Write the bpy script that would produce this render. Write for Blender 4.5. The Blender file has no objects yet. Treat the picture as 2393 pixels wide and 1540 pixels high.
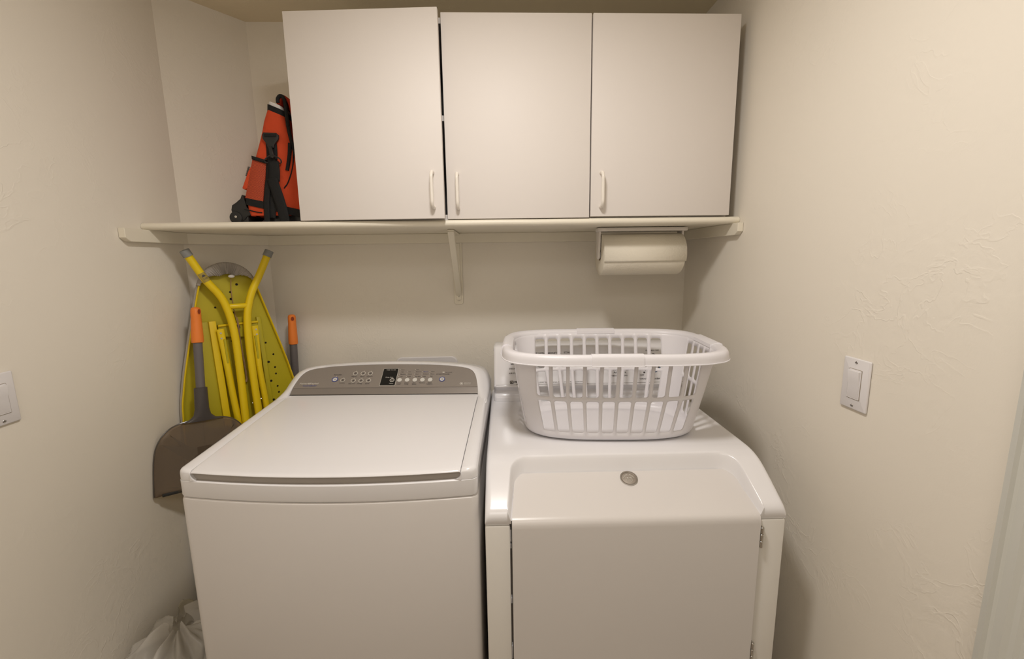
import bpy, bmesh, math, random
from math import sin, cos, pi, radians, sqrt, atan2
from mathutils import Vector, Matrix, noise
from mathutils.geometry import delaunay_2d_cdt

S = bpy.context.scene
COL = S.collection
FLOOR = 0.09            # world height of the floor top
CEIL = 2.371
XL, XR = -1.05, 0.8245  # side walls
PA, PB = (-1.05, -0.216), (-0.868, 0.0)   # the diagonal corner wall

# ---------------------------------------------------------------- camera
def camera():
    f, cx, cy, cz = 1016.81, 0.03457, -1.80405, 1.49604
    p, y, r = 0.162068, 0.035972, -0.014228
    F = Vector((sin(y)*cos(p), cos(y)*cos(p), -sin(p)))
    R0 = Vector((cos(y), -sin(y), 0)); U0 = R0.cross(F)
    R = cos(r)*R0 + sin(r)*U0; U = -sin(r)*R0 + cos(r)*U0
    cam = bpy.data.cameras.new('camera'); o = bpy.data.objects.new('camera', cam); COL.objects.link(o)
    m = Matrix((R, U, -F)).transposed().to_4x4(); m.translation = Vector((cx, cy, cz)); o.matrix_world = m
    cam.sensor_fit = 'HORIZONTAL'; cam.sensor_width = 36; cam.lens = f/2393*36
    cam.clip_start = .02; cam.clip_end = 50
    S.camera = o
camera()

# ---------------------------------------------------------------- world, lamps, exposure
w = bpy.data.worlds.new('world'); S.world = w; w.use_nodes = True
w.node_tree.nodes['Background'].inputs[0].default_value = (1, .9, .78, 1)
w.node_tree.nodes['Background'].inputs[1].default_value = .0

def area(name, loc, size, power, col, rot=(0, 0, 0), sx=None):
    l = bpy.data.lights.new(name, 'AREA'); l.energy = power; l.color = col
    l.shape = 'DISK' if sx is None else 'RECTANGLE'
    l.size = size
    if sx: l.size_y = sx
    o = bpy.data.objects.new(name, l); COL.objects.link(o); o.location = loc; o.rotation_euler = rot
    return o
area('ceiling_lamp', (.0, -1.2, 2.33), .20, 9.0, (1.0, .965, .94))
pl_ = bpy.data.lights.new('ceiling_lamp_dome', 'POINT'); pl_.energy = 2.6; pl_.color = (1.0, .965, .94); pl_.shadow_soft_size = .08
po_ = bpy.data.objects.new('ceiling_lamp_dome', pl_); COL.objects.link(po_); po_.location = (.03, -1.2, 2.24)
area('fill_behind_camera', (-.1, -2.7, 2.33), 1.0, 7.5, (1.0, .97, .95))  # unseen fill light added behind the camera to lift the corners
vs = S.view_settings
vs.view_transform = 'Standard'; vs.look = 'None'; vs.gamma = 1; vs.use_curve_mapping = False
vs.exposure = 0.07

# ---------------------------------------------------------------- materials
MATS = {}
def mat(name, col, rough=.5, metal=0, spec=.5, trans=0, ior=1.45, alpha=1, coat=0, bump=None, var=None, sheen=0, emit=None):
    if name in MATS: return MATS[name]
    m = bpy.data.materials.new(name); m.use_nodes = True; nt = m.node_tree; N = nt.nodes; L = nt.links
    b = N['Principled BSDF']
    b.inputs['Base Color'].default_value = (*col, 1); b.inputs['Roughness'].default_value = rough
    b.inputs['Metallic'].default_value = metal; b.inputs['Specular IOR Level'].default_value = spec
    b.inputs['Transmission Weight'].default_value = trans; b.inputs['IOR'].default_value = ior
    b.inputs['Alpha'].default_value = alpha; b.inputs['Coat Weight'].default_value = coat
    b.inputs['Coat Roughness'].default_value = .08
    b.inputs['Sheen Weight'].default_value = sheen
    tc = N.new('ShaderNodeTexCoord')
    if var:   # (scale, amount) gentle colour mottling
        n = N.new('ShaderNodeTexNoise'); n.inputs['Scale'].default_value = var[0]; n.inputs['Detail'].default_value = 4
        L.new(tc.outputs['Object'], n.inputs['Vector'])
        mx = N.new('ShaderNodeMix'); mx.data_type = 'RGBA'
        mx.inputs[6].default_value = (*[c*(1-var[1]) for c in col], 1); mx.inputs[7].default_value = (*[min(1, c*(1+var[1])) for c in col], 1)
        L.new(n.outputs['Fac'], mx.inputs[0]); L.new(mx.outputs[2], b.inputs['Base Color'])
    if bump:  # (scale, distance[, kind])
        n = N.new('ShaderNodeTexNoise'); n.inputs['Scale'].default_value = bump[0]; n.inputs['Detail'].default_value = 3
        L.new(tc.outputs['Object'], n.inputs['Vector'])
        bp = N.new('ShaderNodeBump'); bp.inputs['Distance'].default_value = bump[1]; bp.inputs['Strength'].default_value = 1
        L.new(n.outputs['Fac'], bp.inputs['Height']); L.new(bp.outputs['Normal'], b.inputs['Normal'])
    MATS[name] = m
    return m

def plaster(name, col):
    m = mat(name, col, rough=.62, spec=.3); nt = m.node_tree; N = nt.nodes; L = nt.links; b = N['Principled BSDF']
    geo = N.new('ShaderNodeNewGeometry')
    # long trowel ridges
    n1 = N.new('ShaderNodeTexNoise'); n1.inputs['Scale'].default_value = 10; n1.inputs['Detail'].default_value = 3.5; n1.inputs['Distortion'].default_value = .5
    n1.inputs['Roughness'].default_value = .62
    cr = N.new('ShaderNodeValToRGB'); e = cr.color_ramp.elements
    e[0].position = .485; e[0].color = (0, 0, 0, 1); e[1].position = .5; e[1].color = (1, 1, 1, 1)
    e2 = e.new(.53); e2.color = (0, 0, 0, 1)
    # patches where the texture is heavier
    n2 = N.new('ShaderNodeTexNoise'); n2.inputs['Scale'].default_value = 3.2; n2.inputs['Detail'].default_value = 2
    cr2 = N.new('ShaderNodeValToRGB'); cr2.color_ramp.elements[0].position = .42; cr2.color_ramp.elements[1].position = .66
    n3 = N.new('ShaderNodeTexNoise'); n3.inputs['Scale'].default_value = 30; n3.inputs['Detail'].default_value = 4; n3.inputs['Distortion'].default_value = .8
    n4 = N.new('ShaderNodeTexNoise'); n4.inputs['Scale'].default_value = 260; n4.inputs['Detail'].default_value = 2
    for n in (n1, n2, n3, n4): L.new(geo.outputs['Position'], n.inputs['Vector'])
    L.new(n1.outputs['Fac'], cr.inputs['Fac']); L.new(n2.outputs['Fac'], cr2.inputs['Fac'])
    def mth(op, a, bb):
        x = N.new('ShaderNodeMath'); x.operation = op
        for i, q in enumerate((a, bb)):
            if isinstance(q, (int, float)): x.inputs[i].default_value = q
            else: L.new(q, x.inputs[i])
        return x.outputs[0]
    h = mth('MULTIPLY', cr.outputs['Color'], cr2.outputs['Color'])
    h = mth('MULTIPLY', h, .45)
    h = mth('ADD', h, mth('MULTIPLY', mth('MULTIPLY', n3.outputs['Fac'], cr2.outputs['Color']), 1.0))
    h = mth('ADD', h, mth('MULTIPLY', n3.outputs['Fac'], .35))
    h = mth('ADD', h, mth('MULTIPLY', n4.outputs['Fac'], .12))
    bp = N.new('ShaderNodeBump'); bp.inputs['Distance'].default_value = .0012; bp.inputs['Strength'].default_value = .7
    L.new(h, bp.inputs['Height']); L.new(bp.outputs['Normal'], b.inputs['Normal'])
    return m

M_WALL = plaster('wall_plaster', (.86, .80, .70))
M_CEIL = plaster('ceiling_paint', (.86, .76, .56))
M_TRIM = mat('cream_trim_paint', (.86, .80, .67), .42, bump=(90, .0002))
M_DOORTRIM = mat('grey_white_trim_paint', (.66, .655, .60), .4)
M_FLOOR = mat('floor_vinyl', (.34, .28, .22), .5, var=(6, .15))
M_CAB = mat('white_melamine', (.80, .745, .70), .5, spec=.25)
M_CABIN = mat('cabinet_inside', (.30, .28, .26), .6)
M_HANDLE = mat('white_pull_enamel', (.86, .80, .72), .25)
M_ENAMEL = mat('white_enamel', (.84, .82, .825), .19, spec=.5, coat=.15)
M_ENAMEL_SHADED = mat('white_enamel_shaded', (.72, .68, .65), .27, spec=.5)  # same enamel as the tops; the fronts' shade is put into its colour
M_CREAM = mat('bisque_white_enamel', (.78, .745, .69), .25)
M_SILVER = mat('taupe_silver_plastic', (.30, .265, .235), .42, metal=.25, var=(900, .10))
M_SILVERD = mat('taupe_silver_band', (.25, .22, .195), .4, metal=.25)
M_BLACK = mat('black_gloss', (.012, .012, .012), .18)
M_DARK = mat('dark_gap', (.02, .02, .02), .7)
M_PRINT = mat('dark_print', (.07, .06, .06), .6)
M_PRINTL = mat('grey_print', (.30, .28, .27), .6)
M_PRINTW = mat('pale_print', (.72, .68, .62), .5)
M_BLUE = mat('blue_print', (.07, .09, .30), .4)
M_BTN = mat('pale_button', (.66, .64, .60), .35)
M_RING = mat('pale_ring', (.60, .56, .50), .35)
M_BASKET = mat('white_polyethylene', (.80, .775, .80), .33, spec=.45)
M_PLATE = mat('white_switch_plastic', (.80, .77, .77), .28)
M_CHROME = mat('polished_metal', (.62, .60, .57), .22, metal=1)
M_BADGE = mat('brushed_badge', (.42, .37, .32), .45, metal=.7)
M_PAPER = mat('paper_towel', (.80, .74, .62), .95, spec=.1, bump=(160, .0009))
M_HOLDER = mat('white_holder_plastic', (.80, .75, .70), .35)
M_YEL = mat('yellow_enamel', (.83, .60, .008), .33)
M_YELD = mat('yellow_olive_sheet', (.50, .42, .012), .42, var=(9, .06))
M_GREYCAP = mat('grey_rubber', (.27, .27, .26), .7)
M_COVER = mat('grey_cotton', (.42, .38, .34), .95, spec=.1, bump=(60, .002))
M_COVERL = mat('pale_cotton', (.55, .52, .48), .95, spec=.1)
M_ORANGE = mat('orange_rubber', (.88, .235, .035), .48, bump=(300, .0003))
M_TUBE = mat('grey_painted_tube', (.145, .13, .13), .4)
M_SMOKE = mat('smoked_plastic', (.10, .085, .075), .15)
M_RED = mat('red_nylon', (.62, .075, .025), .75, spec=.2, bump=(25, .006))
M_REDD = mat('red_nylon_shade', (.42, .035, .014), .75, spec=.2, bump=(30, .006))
M_NYL = mat('black_webbing', (.014, .014, .014), .7, spec=.3, bump=(500, .001))
M_BPL = mat('black_plastic', (.018, .018, .018), .35)
M_CORD = mat('tan_cord', (.42, .27, .14), .9)
M_STICK = mat('gold_sticker', (.40, .30, .06), .5)
M_LINER = mat('white_insulation', (.75, .72, .70), .35)

# smoked translucent dustpan
def translucent(name, col, tcol, fac, rough=.15):
    m = bpy.data.materials.new(name); m.use_nodes = True; nt = m.node_tree; N = nt.nodes; L = nt.links
    b = N['Principled BSDF']; b.inputs['Base Color'].default_value = (*col, 1); b.inputs['Roughness'].default_value = rough
    t = N.new('ShaderNodeBsdfTransparent'); t.inputs[0].default_value = (*tcol, 1)
    mx = N.new('ShaderNodeMixShader'); mx.inputs[0].default_value = fac
    L.new(b.outputs[0], mx.inputs[1]); L.new(t.outputs[0], mx.inputs[2]); L.new(mx.outputs[0], N['Material Output'].inputs[0])
    MATS[name] = m; return m
M_PAN = translucent('smoked_translucent', (.27, .22, .17), (.66, .56, .44), .55, .14)
M_BAGPL = translucent('clear_bag_plastic', (.80, .77, .72), (.96, .95, .93), .55, .25)

# red pocket mesh: dark net with red showing through
def netmat():
    m = mat('pocket_net', (.2, .02, .01), .7); nt = m.node_tree; N = nt.nodes; L = nt.links; b = N['Principled BSDF']
    tc = N.new('ShaderNodeTexCoord'); mp = N.new('ShaderNodeMapping'); mp.inputs['Rotation'].default_value = (0, radians(45), 0)
    L.new(tc.outputs['Object'], mp.inputs['Vector'])
    sp = N.new('ShaderNodeSeparateXYZ'); L.new(mp.outputs[0], sp.inputs[0])
    def wav(o):
        a = N.new('ShaderNodeMath'); a.operation = 'MULTIPLY'; a.inputs[1].default_value = 1900; L.new(o, a.inputs[0])
        s = N.new('ShaderNodeMath'); s.operation = 'SINE'; L.new(a.outputs[0], s.inputs[0]); return s.outputs[0]
    mu = N.new('ShaderNodeMath'); mu.operation = 'MAXIMUM'; L.new(wav(sp.outputs[0]), mu.inputs[0]); L.new(wav(sp.outputs[2]), mu.inputs[1])
    cr = N.new('ShaderNodeValToRGB'); e = cr.color_ramp.elements
    e[0].position = .15; e[0].color = (.70, .12, .03, 1); e[1].position = .5; e[1].color = (.24, .022, .012, 1)
    L.new(mu.outputs[0], cr.inputs[0]); L.new(cr.outputs[0], b.inputs['Base Color'])
    return m
M_NET = netmat()

# ---------------------------------------------------------------- helpers
def tag(o, label=None, cat=None, group=None, kind=None):
    if label: o['label'] = label
    if cat: o['category'] = cat
    if group: o['group'] = group
    if kind: o['kind'] = kind
    return o

def thing(name, label, cat, loc=(0, 0, 0), rotz=0, mw=None, group=None):
    o = bpy.data.objects.new(name, None); COL.objects.link(o); o.empty_display_size = .05
    if mw is not None: o.matrix_world = mw
    else: o.location = loc; o.rotation_euler = (0, 0, rotz)
    return tag(o, label, cat, group)

class MB:
    def __init__(s): s.v = []; s.f = []; s.m = []
    def add(s, vs, fs, mi=0, M=None):
        k = len(s.v)
        s.v += [tuple(M @ Vector(p)) if M is not None else tuple(p) for p in vs]
        s.f += [tuple(i+k for i in f) for f in fs]; s.m += [mi]*len(fs)
        return s
    def bm(s, b, mi=0, M=None):
        b.verts.index_update()
        s.add([v.co[:] for v in b.verts], [[v.index for v in f.verts] for f in b.faces], mi, M); b.free(); return s
    def box(s, lo, hi, bev=0, seg=2, mi=0, M=None):
        b = bmesh.new(); bmesh.ops.create_cube(b, size=1)
        for v in b.verts: v.co = Vector([(lo[i]+hi[i])/2 + v.co[i]*(hi[i]-lo[i]) for i in range(3)])
        if bev: bmesh.ops.bevel(b, geom=b.edges[:], offset=bev, segments=seg, affect='EDGES', profile=.5)
        return s.bm(b, mi, M)
    def rows(s, rows, closed=False, cap=(False, False), mi=0, M=None):
        n = len(rows[0]); vs = [p for r in rows for p in r]; fs = []
        for i in range(len(rows)-1):
            for j in range(n if closed else n-1):
                a = i*n+j; b = i*n+(j+1) % n
                fs.append((a, b, b+n, a+n))
        if cap[0]: fs.append(tuple(range(n))[::-1])
        if cap[1]: fs.append(tuple(range((len(rows)-1)*n, len(rows)*n)))
        return s.add(vs, fs, mi, M)
    def tube(s, pts, r, n=12, closed=False, cap=True, mi=0, M=None, flat=1.0):
        pts = [Vector(p) for p in pts]; m = len(pts); rows = []
        rr = r if isinstance(r, (list, tuple)) else [r]*m
        up = None
        for i, p in enumerate(pts):
            if closed: t = pts[(i+1) % m]-pts[i-1]
            else: t = pts[min(i+1, m-1)]-pts[max(i-1, 0)]
            t.normalize()
            if up is None:
                up = Vector((0, 0, 1)) if abs(t.z) < .9 else Vector((0, 1, 0))
            x = t.cross(up).normalized(); up = x.cross(t).normalized()
            rows.append([tuple(p + (x*cos(2*pi*k/n) + up*sin(2*pi*k/n)*flat)*rr[i]) for k in range(n)])
        if closed: rows.append(rows[0])
        return s.rows(rows, True, (cap and not closed, cap and not closed), mi, M)
    def prism(s, poly, h0, h1, axis='z', bev=0, seg=2, mi=0, M=None, bevedges=None):
        """extrude 2-D polygon (a,b) from h0 to h1 along axis"""
        b = bmesh.new()
        def P(a, c, h):
            return {'z': (a, c, h), 'y': (a, h, c), 'x': (h, a, c)}[axis]
        v0 = [b.verts.new(P(*p, h0)) for p in poly]; v1 = [b.verts.new(P(*p, h1)) for p in poly]
        n = len(poly)
        f0 = b.faces.new(v0[::-1]); f1 = b.faces.new(v1)
        for i in range(n): b.faces.new((v0[i], v0[(i+1) % n], v1[(i+1) % n], v1[i]))
        bmesh.ops.recalc_face_normals(b, faces=b.faces)
        if bev:
            es = [e for e in b.edges if len(set(e.verts) & set(v1)) == 2 or len(set(e.verts) & set(v0)) == 2] if bevedges is None else \
                 [e for e in b.edges if len(set(e.verts) & set(v1)) == 2]
            bmesh.ops.bevel(b, geom=es, offset=bev, segments=seg, affect='EDGES', profile=.5)
        return s.bm(b, mi, M)
    def build(s, name, mats, parent=None, ang=35, solid=0, smooth=True, fixn=True):
        me = bpy.data.meshes.new(name); me.from_pydata(s.v, [], s.f)
        if not isinstance(mats, (list, tuple)): mats = [mats]
        for m in mats: me.materials.append(m)
        me.polygons.foreach_set('material_index', s.m)
        if fixn:
            b = bmesh.new(); b.from_mesh(me); bmesh.ops.remove_doubles(b, verts=b.verts, dist=1e-6)
            bmesh.ops.recalc_face_normals(b, faces=b.faces); b.to_mesh(me); b.free()
        if smooth:
            me.polygons.foreach_set('use_smooth', [True]*len(me.polygons))
            me.set_sharp_from_angle(angle=radians(ang))
        me.update()
        o = bpy.data.objects.new(name, me); COL.objects.link(o)
        if parent is not None: o.parent = parent
        if name == 'lettering': o['kind'] = 'stuff'
        if solid:
            md = o.modifiers.new('solid', 'SOLIDIFY'); md.thickness = abs(solid); md.offset = -1 if solid > 0 else 1
        return o

def spline(pts, n=8, closed=False):
    pts = [Vector(p) for p in pts]; out = []; m = len(pts)
    rng = m if closed else m-1
    for i in range(rng):
        p0 = pts[i-1] if (i > 0 or closed) else pts[0]*2-pts[1]
        p1 = pts[i]; p2 = pts[(i+1) % m]
        p3 = pts[(i+2) % m] if (i+2 < m or closed) else pts[-1]*2-pts[-2]
        for k in range(n):
            t = k/n
            out.append(.5*((2*p1)+(-p0+p2)*t+(2*p0-5*p1+4*p2-p3)*t*t+(-p0+3*p1-3*p2+p3)*t**3))
    if not closed: out.append(pts[-1])
    return out

def rrect(w, h, r, n=5, cx=0, cy=0):
    out = []
    for sx, sy, a0 in ((1, 1, 0), (-1, 1, 90), (-1, -1, 180), (1, -1, 270)):
        for k in range(n+1):
            a = radians(a0+90*k/n); out.append((cx+sx*(w/2-r)+r*cos(a), cy+sy*(h/2-r)+r*sin(a)))
    return out
def circ(r, n=24, cx=0, cy=0): return [(cx+r*cos(2*pi*k/n), cy+r*sin(2*pi*k/n)) for k in range(n)]

FONT = None
def text_mb(mb, items, mi=0, M=None):
    """items: (string, x, y, height, align[, stretch]) in the plane; normal +z of M"""
    for it in items:
        st, x, y, h, al = it[:5]; sx = it[5] if len(it) > 5 else 1; sh = it[6] if len(it) > 6 else 0
        c = bpy.data.curves.new('lettering', 'FONT'); c.body = st; c.size = h*1.45; c.align_x = al; c.align_y = 'CENTER'
        c.resolution_u = 2; c.shear = sh; c.offset = h*.012
        o = bpy.data.objects.new('lettering', c); COL.objects.link(o)
        bpy.context.view_layer.update()
        me = bpy.data.meshes.new_from_object(o)
        T = Matrix.Translation((x, y, 0)) @ Matrix.Diagonal((sx, 1, 1, 1))
        if M is not None: T = M @ T
        mb.add([v.co[:] for v in me.vertices], [list(p.vertices) for p in me.polygons], mi, T)
        bpy.data.objects.remove(o); bpy.data.curves.remove(c); bpy.data.meshes.remove(me)

def frame(o, u, w):
    """matrix: x=u, z=w, y into the surface behind (away from viewer)"""
    u = Vector(u).normalized(); w = Vector(w); w = (w-u*w.dot(u)).normalized(); y = w.cross(u)
    m = Matrix((u, y, w)).transposed().to_4x4(); m.translation = Vector(o); return m

# ================================================================ SETTING
def struct(name, mb, m, parent=None, **k):
    o = mb.build(name, m, parent, **k)
    if parent is None: o['kind'] = 'structure'
    return o
YF = -3.3
struct('floor', MB().box((XL-.1, YF-.1, FLOOR-.08), (XR+.1, .1, FLOOR)), M_FLOOR)
struct('ceiling', MB().box((XL-.1, YF-.1, CEIL), (XR+.1, .1, CEIL+.08)), M_CEIL)
struct('wall_back', MB().box((PB[0], 0, FLOOR), (XR, .1, CEIL)), M_WALL)
struct('wall_left', MB().box((XL-.1, YF, FLOOR), (XL, PA[1], CEIL)), M_WALL)
struct('wall_corner', MB().prism([PA, PB, (PB[0], .1), (XL-.1, .1), (XL-.1, PA[1])], FLOOR, CEIL), M_WALL)
struct('wall_right', MB().box((XR, YF, FLOOR), (XR+.1, 0, CEIL)), M_WALL)
struct('wall_front', MB().box((XL-.1, YF-.1, FLOOR), (XR+.1, YF, CEIL)), M_WALL)
# door with its moulded casing on the right wall
d1 = thing('door_1', None, None, (XR, -1.66, FLOOR)); d1['kind'] = 'structure'
def casing(sgn, y0):
    # profile across the casing (distance from outer edge, thickness)
    pr = [(0, 0), (0, .016), (.010, .019), (.013, .014), (.017, .012), (.032, .015), (.038, .010), (.045, .010), (.050, .006), (.058, .006), (.058, 0)]
    poly = [(-t, y0 - sgn*dd) for dd, t in pr]
    if sgn > 0: poly = poly[::-1]
    return poly
for sg, y0 in ((1, .449), (-1, -.449)):
    MB().prism(casing(sg, y0), 0, 2.08).build('casing', M_DOORTRIM, d1, ang=20)
MB().prism([(-t, 2.08-.0-q+.058) for q, t in [(0, 0), (0, .016), (.010, .019), (.013, .014), (.032, .015), (.038, .010), (.058, .006), (.058, 0)]], 0, 0) if 0 else None
MB().box((-.016, -.449, 2.08), (0, .449, 2.138), .003).build('casing', M_DOORTRIM, d1)
MB().box((-.004, -.391, .008), (0, .391, 2.08)).build('door_panel', M_DOORTRIM, d1)
MB().box((-.002, -.30, .25), (0, .30, .9)).box((-.009, -.30, .25), (-.004, .30, .9), .004).box((-.009, -.30, 1.05), (-.004, .30, 1.9), .004).build('raised_panel', M_DOORTRIM, d1)
MB().box((-.014, YF-0+0, 0), (0, -.46+0-1.66+1.66, .08)).build('baseboard', M_DOORTRIM, d1) if 0 else None
struct('baseboard_right', MB().box((XR-.012, -1.20, FLOOR), (XR, -.01, FLOOR+.08), .003), M_DOORTRIM)
struct('baseboard_left', MB().box((XL, YF+.01, FLOOR), (XL+.012, PA[1]-.02, FLOOR+.08), .003), M_DOORTRIM)

# ================================================================ SHELF
SH0, SH1 = 1.5975, 1.6195
ys = -.393
sh = thing('wall_shelf', 'long cream painted shelf across the alcove carrying the white cabinets and red bag', 'shelf', ((XL+XR)/2, -.2, SH0))
o0 = Vector(((XL+XR)/2, -.2, SH0))
def W(mb): # world->local of an unrotated thing
    return mb
T = Matrix.Translation(-o0)
e = .001
MB().prism([(XL+e, ys+.012), (XR-e, ys+.012), (XR-e, -e), (PB[0]+e, -e), (XL+e, PA[1]-e)], SH0+.001, SH1-.001, M=T).build('board', M_TRIM, sh)
# rounded nosing, slightly worn
rows = []
nx = 60
for i in range(nx+1):
    x = XL+e + (XR-XL-2*e)*i/nx
    wob = .0006*noise.noise(Vector((x*9, 0, 0)))
    rows.append([(x, ys+.013+.013*cos(a)*-1 if False else ys+.012-.014*sin(a), (SH0+SH1)/2+wob-.0112*cos(a)) for a in [pi*k/12 for k in range(13)]])
MB().rows(rows, cap=(True, True), M=T).build('nosing', M_TRIM, sh)
def cleat(a, b, yshift=0, name='cleat'):
    """board on the wall from a to b (plan points on wall plane), room side to the right of a->b"""
    a = Vector((*a, 0)); b = Vector((*b, 0)); d = (b-a).normalized(); nrm = Vector((d.y, -d.x, 0))
    t = .019; z0, z1 = 1.5605, SH0+.0008
    L = (b-a).length
    m = Matrix((d, -nrm, Vector((0, 0, 1)))).transposed().to_4x4(); m.translation = a
    return MB().box((0, -t, z0), (L, -e, z1), .0012, 1, M=T @ m)
cleat((PB[0]+.0005, 0), (XR-.021, 0)).build('cleat', M_TRIM, sh)
cleat((PA[0]+.002, PA[1]+.0024), (PB[0]-.001, PB[1]-.001)).build('cleat', M_TRIM, sh)
# side cleats run forward beyond the nosing with a clipped lower corner
for x0, x1, yb, yfr in ((XL+e, XL+.020, -.2165, -.480), (XR-.019, XR-e, -.0, -.418)):
    z0, z1 = 1.5605, SH0+.0008
    poly = [(yb, z0), (yb, z1), (yfr, z1), (yfr, z0+.011), (yfr+.016, z0)]
    MB().prism(poly, x0, x1, axis='x', bev=.001, seg=1, M=T).build('cleat', M_TRIM, sh)

# shelf bracket
b0 = Vector((-.118, 0, 1.31))
br = thing('shelf_bracket', 'painted triangular bracket under the middle of the shelf', 'bracket', b0)
Tb = Matrix.Translation(-b0)
poly = [(-.137, 1.318), (-.131, 1.311), (-.106, 1.311), (-.100, 1.318), (-.100, 1.597), (-.137, 1.597)]
MB().prism(poly, -.004-.019*0, -.001, axis='y', bev=.001, seg=1, M=Tb).build('wall_plate', M_TRIM, br)
MB().box((-.128, -.007, 1.33), (-.108, -.004, 1.56), .001, 1, M=Tb).build('spine', M_TRIM, br)
MB().box((-.128, -.262, 1.5915), (-.106, -.02, 1.597), .001, 1, M=Tb).build('arm', M_TRIM, br)
# folded diagonal strut: a shallow channel
for a, b in (((-.1285), (-.1265)), ((-.1075), (-.1055))):
    pass
st = MB()
A = Vector((0, -.258, 1.592)); B = Vector((0, -.010, 1.352)); d = (B-A); dn = Vector((0, -d.z, d.y)).normalized()
if dn.y > 0: dn = -dn
def q(x, p, k): v = p + dn*k; return (x, v.y, v.z)
rows = []
for p in (A, A+d*.3, A+d*.7, B):
    w2 = .0115
    rows.append([q(-.117-w2, p, -.010), q(-.117-w2, p, .001), q(-.117-w2+.002, p, .0035), q(-.117+w2-.002, p, .0035), q(-.117+w2, p, .001), q(-.117+w2, p, -.010)])
st.rows(rows, closed=True, cap=(True, True), M=Tb).build('strut', M_TRIM, br, ang=25)
for z in (1.329, 1.345, 1.572):
    k = MB().prism(circ(.005, 16, -.118, z), -.0105 if z > 1.5 else -.008, -.004, axis='y', bev=.001, seg=1, M=Tb)
    k.box((-.1215, -.0113 if z > 1.5 else -.0084, z-.0005), (-.1145, -.0075, z+.0005), mi=1, M=Tb)
    k.build('screw', [M_TRIM, M_DARK], br)

# ================================================================ CABINETS
CZ0, CZ1 = 1.6198, 2.209
def cab(name, label, x0, x1):
    t = thing(name, label, 'cabinet', ((x0+x1)/2, -.2, CZ0))
    T = Matrix.Translation(Vector((-(x0+x1)/2, .2, -CZ0)))
    th = .016; y0, y1 = -.372, -.002-.0
    MB().box((x0, y0, CZ0), (x0+th, y1, CZ1-.004), .0006, 1, M=T).build('side_panel', M_CAB, t)
    MB().box((x1-th, y0, CZ0), (x1, y1, CZ1-.004), .0006, 1, M=T).build('side_panel', M_CAB, t)
    MB().box((x0+th, y0, CZ0), (x1-th, y1, CZ0+th), M=T).build('bottom_panel', M_CAB, t)
    MB().box((x0+th, y0, CZ1-.004-th), (x1-th, y1, CZ1-.004), M=T).build('top_panel', M_CAB, t)
    MB().box((x0+th, y1-.006, CZ0+th), (x1-th, y1, CZ1-.02), M=T).build('back_panel', M_CABIN, t)
    MB().box((x0+th, y0+.006, 1.918), (x1-th, y1-.006, 1.934), M=T).build('inner_shelf', M_CAB, t)
    return t, T
def pull(parent, x, zc, side):
    """wire pull, local door coords (door face y=0 toward -y)"""
    h = .0465; m = MB()
    pts = [(x, .000, h+.005), (x, -.010, h+.0048), (x, -.020, h+.003), (x, -.0272, h-.006), (x, -.029, h-.016), (x, -.029, 0),
           (x, -.029, -h+.016), (x, -.0272, -h+.006), (x, -.020, -h-.003), (x, -.010, -h-.0048), (x, 0, -h-.005)]
    pts = [(a, b, c+zc) for a, b, c in spline(pts, 4)]
    n = len(pts); rr = [.0056 - .0006*sin(pi*i/(n-1)) for i in range(n)]
    m.tube(pts, rr, 12)
    return m.build('handle', M_HANDLE, parent)
def door(t, x0, x1, yface, hinge, ang, hx, z0=None):
    """door slab as a child; origin at hinge edge"""
    z0 = (CZ0+.001) if z0 is None else z0
    me = MB().box((min(0, x1-x0 if hinge == 'l' else x0-x1), 0, 0), (max(0, x1-x0 if hinge == 'l' else x0-x1), .018, CZ1-z0), .0012, 2)
    d = me.build('door', M_CAB, t)
    hxw = x0 if hinge == 'l' else x1
    d.matrix_parent_inverse = Matrix.Identity(4)
    d.location = (hxw - t.location.x, yface - t.location.y, z0-t.location.z); d.rotation_euler = (0, 0, ang)
    pull(d, hx-hxw, 1.704-z0, 1 if hx < .3 else -1)
    return d
ca, _ = cab('double_wall_cabinet', 'wide white laminate cabinet with two doors, left one ajar, right of the red bag', -.566, .336)
door(ca, -.566, -.117, -.3935, 'l', -radians(3.6), -.148)
door(ca, -.1115, .3355, -.3935, 'r', 0, -.077)
cb, _ = cab('single_wall_cabinet', 'narrow white one-door cabinet beside the right wall', .3395, .787)
door(cb, .3395, .787, -.3945, 'r', 0, .371, z0=CZ0+.004)
# concealed hinges of the ajar door
for z in (.09, .50):
    MB().box((.018, -.170, z-.014), (.060, -.156, z+.014), .003).build('hinge', M_CHROME, ca).location = (-.451, 0, 0)

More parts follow.
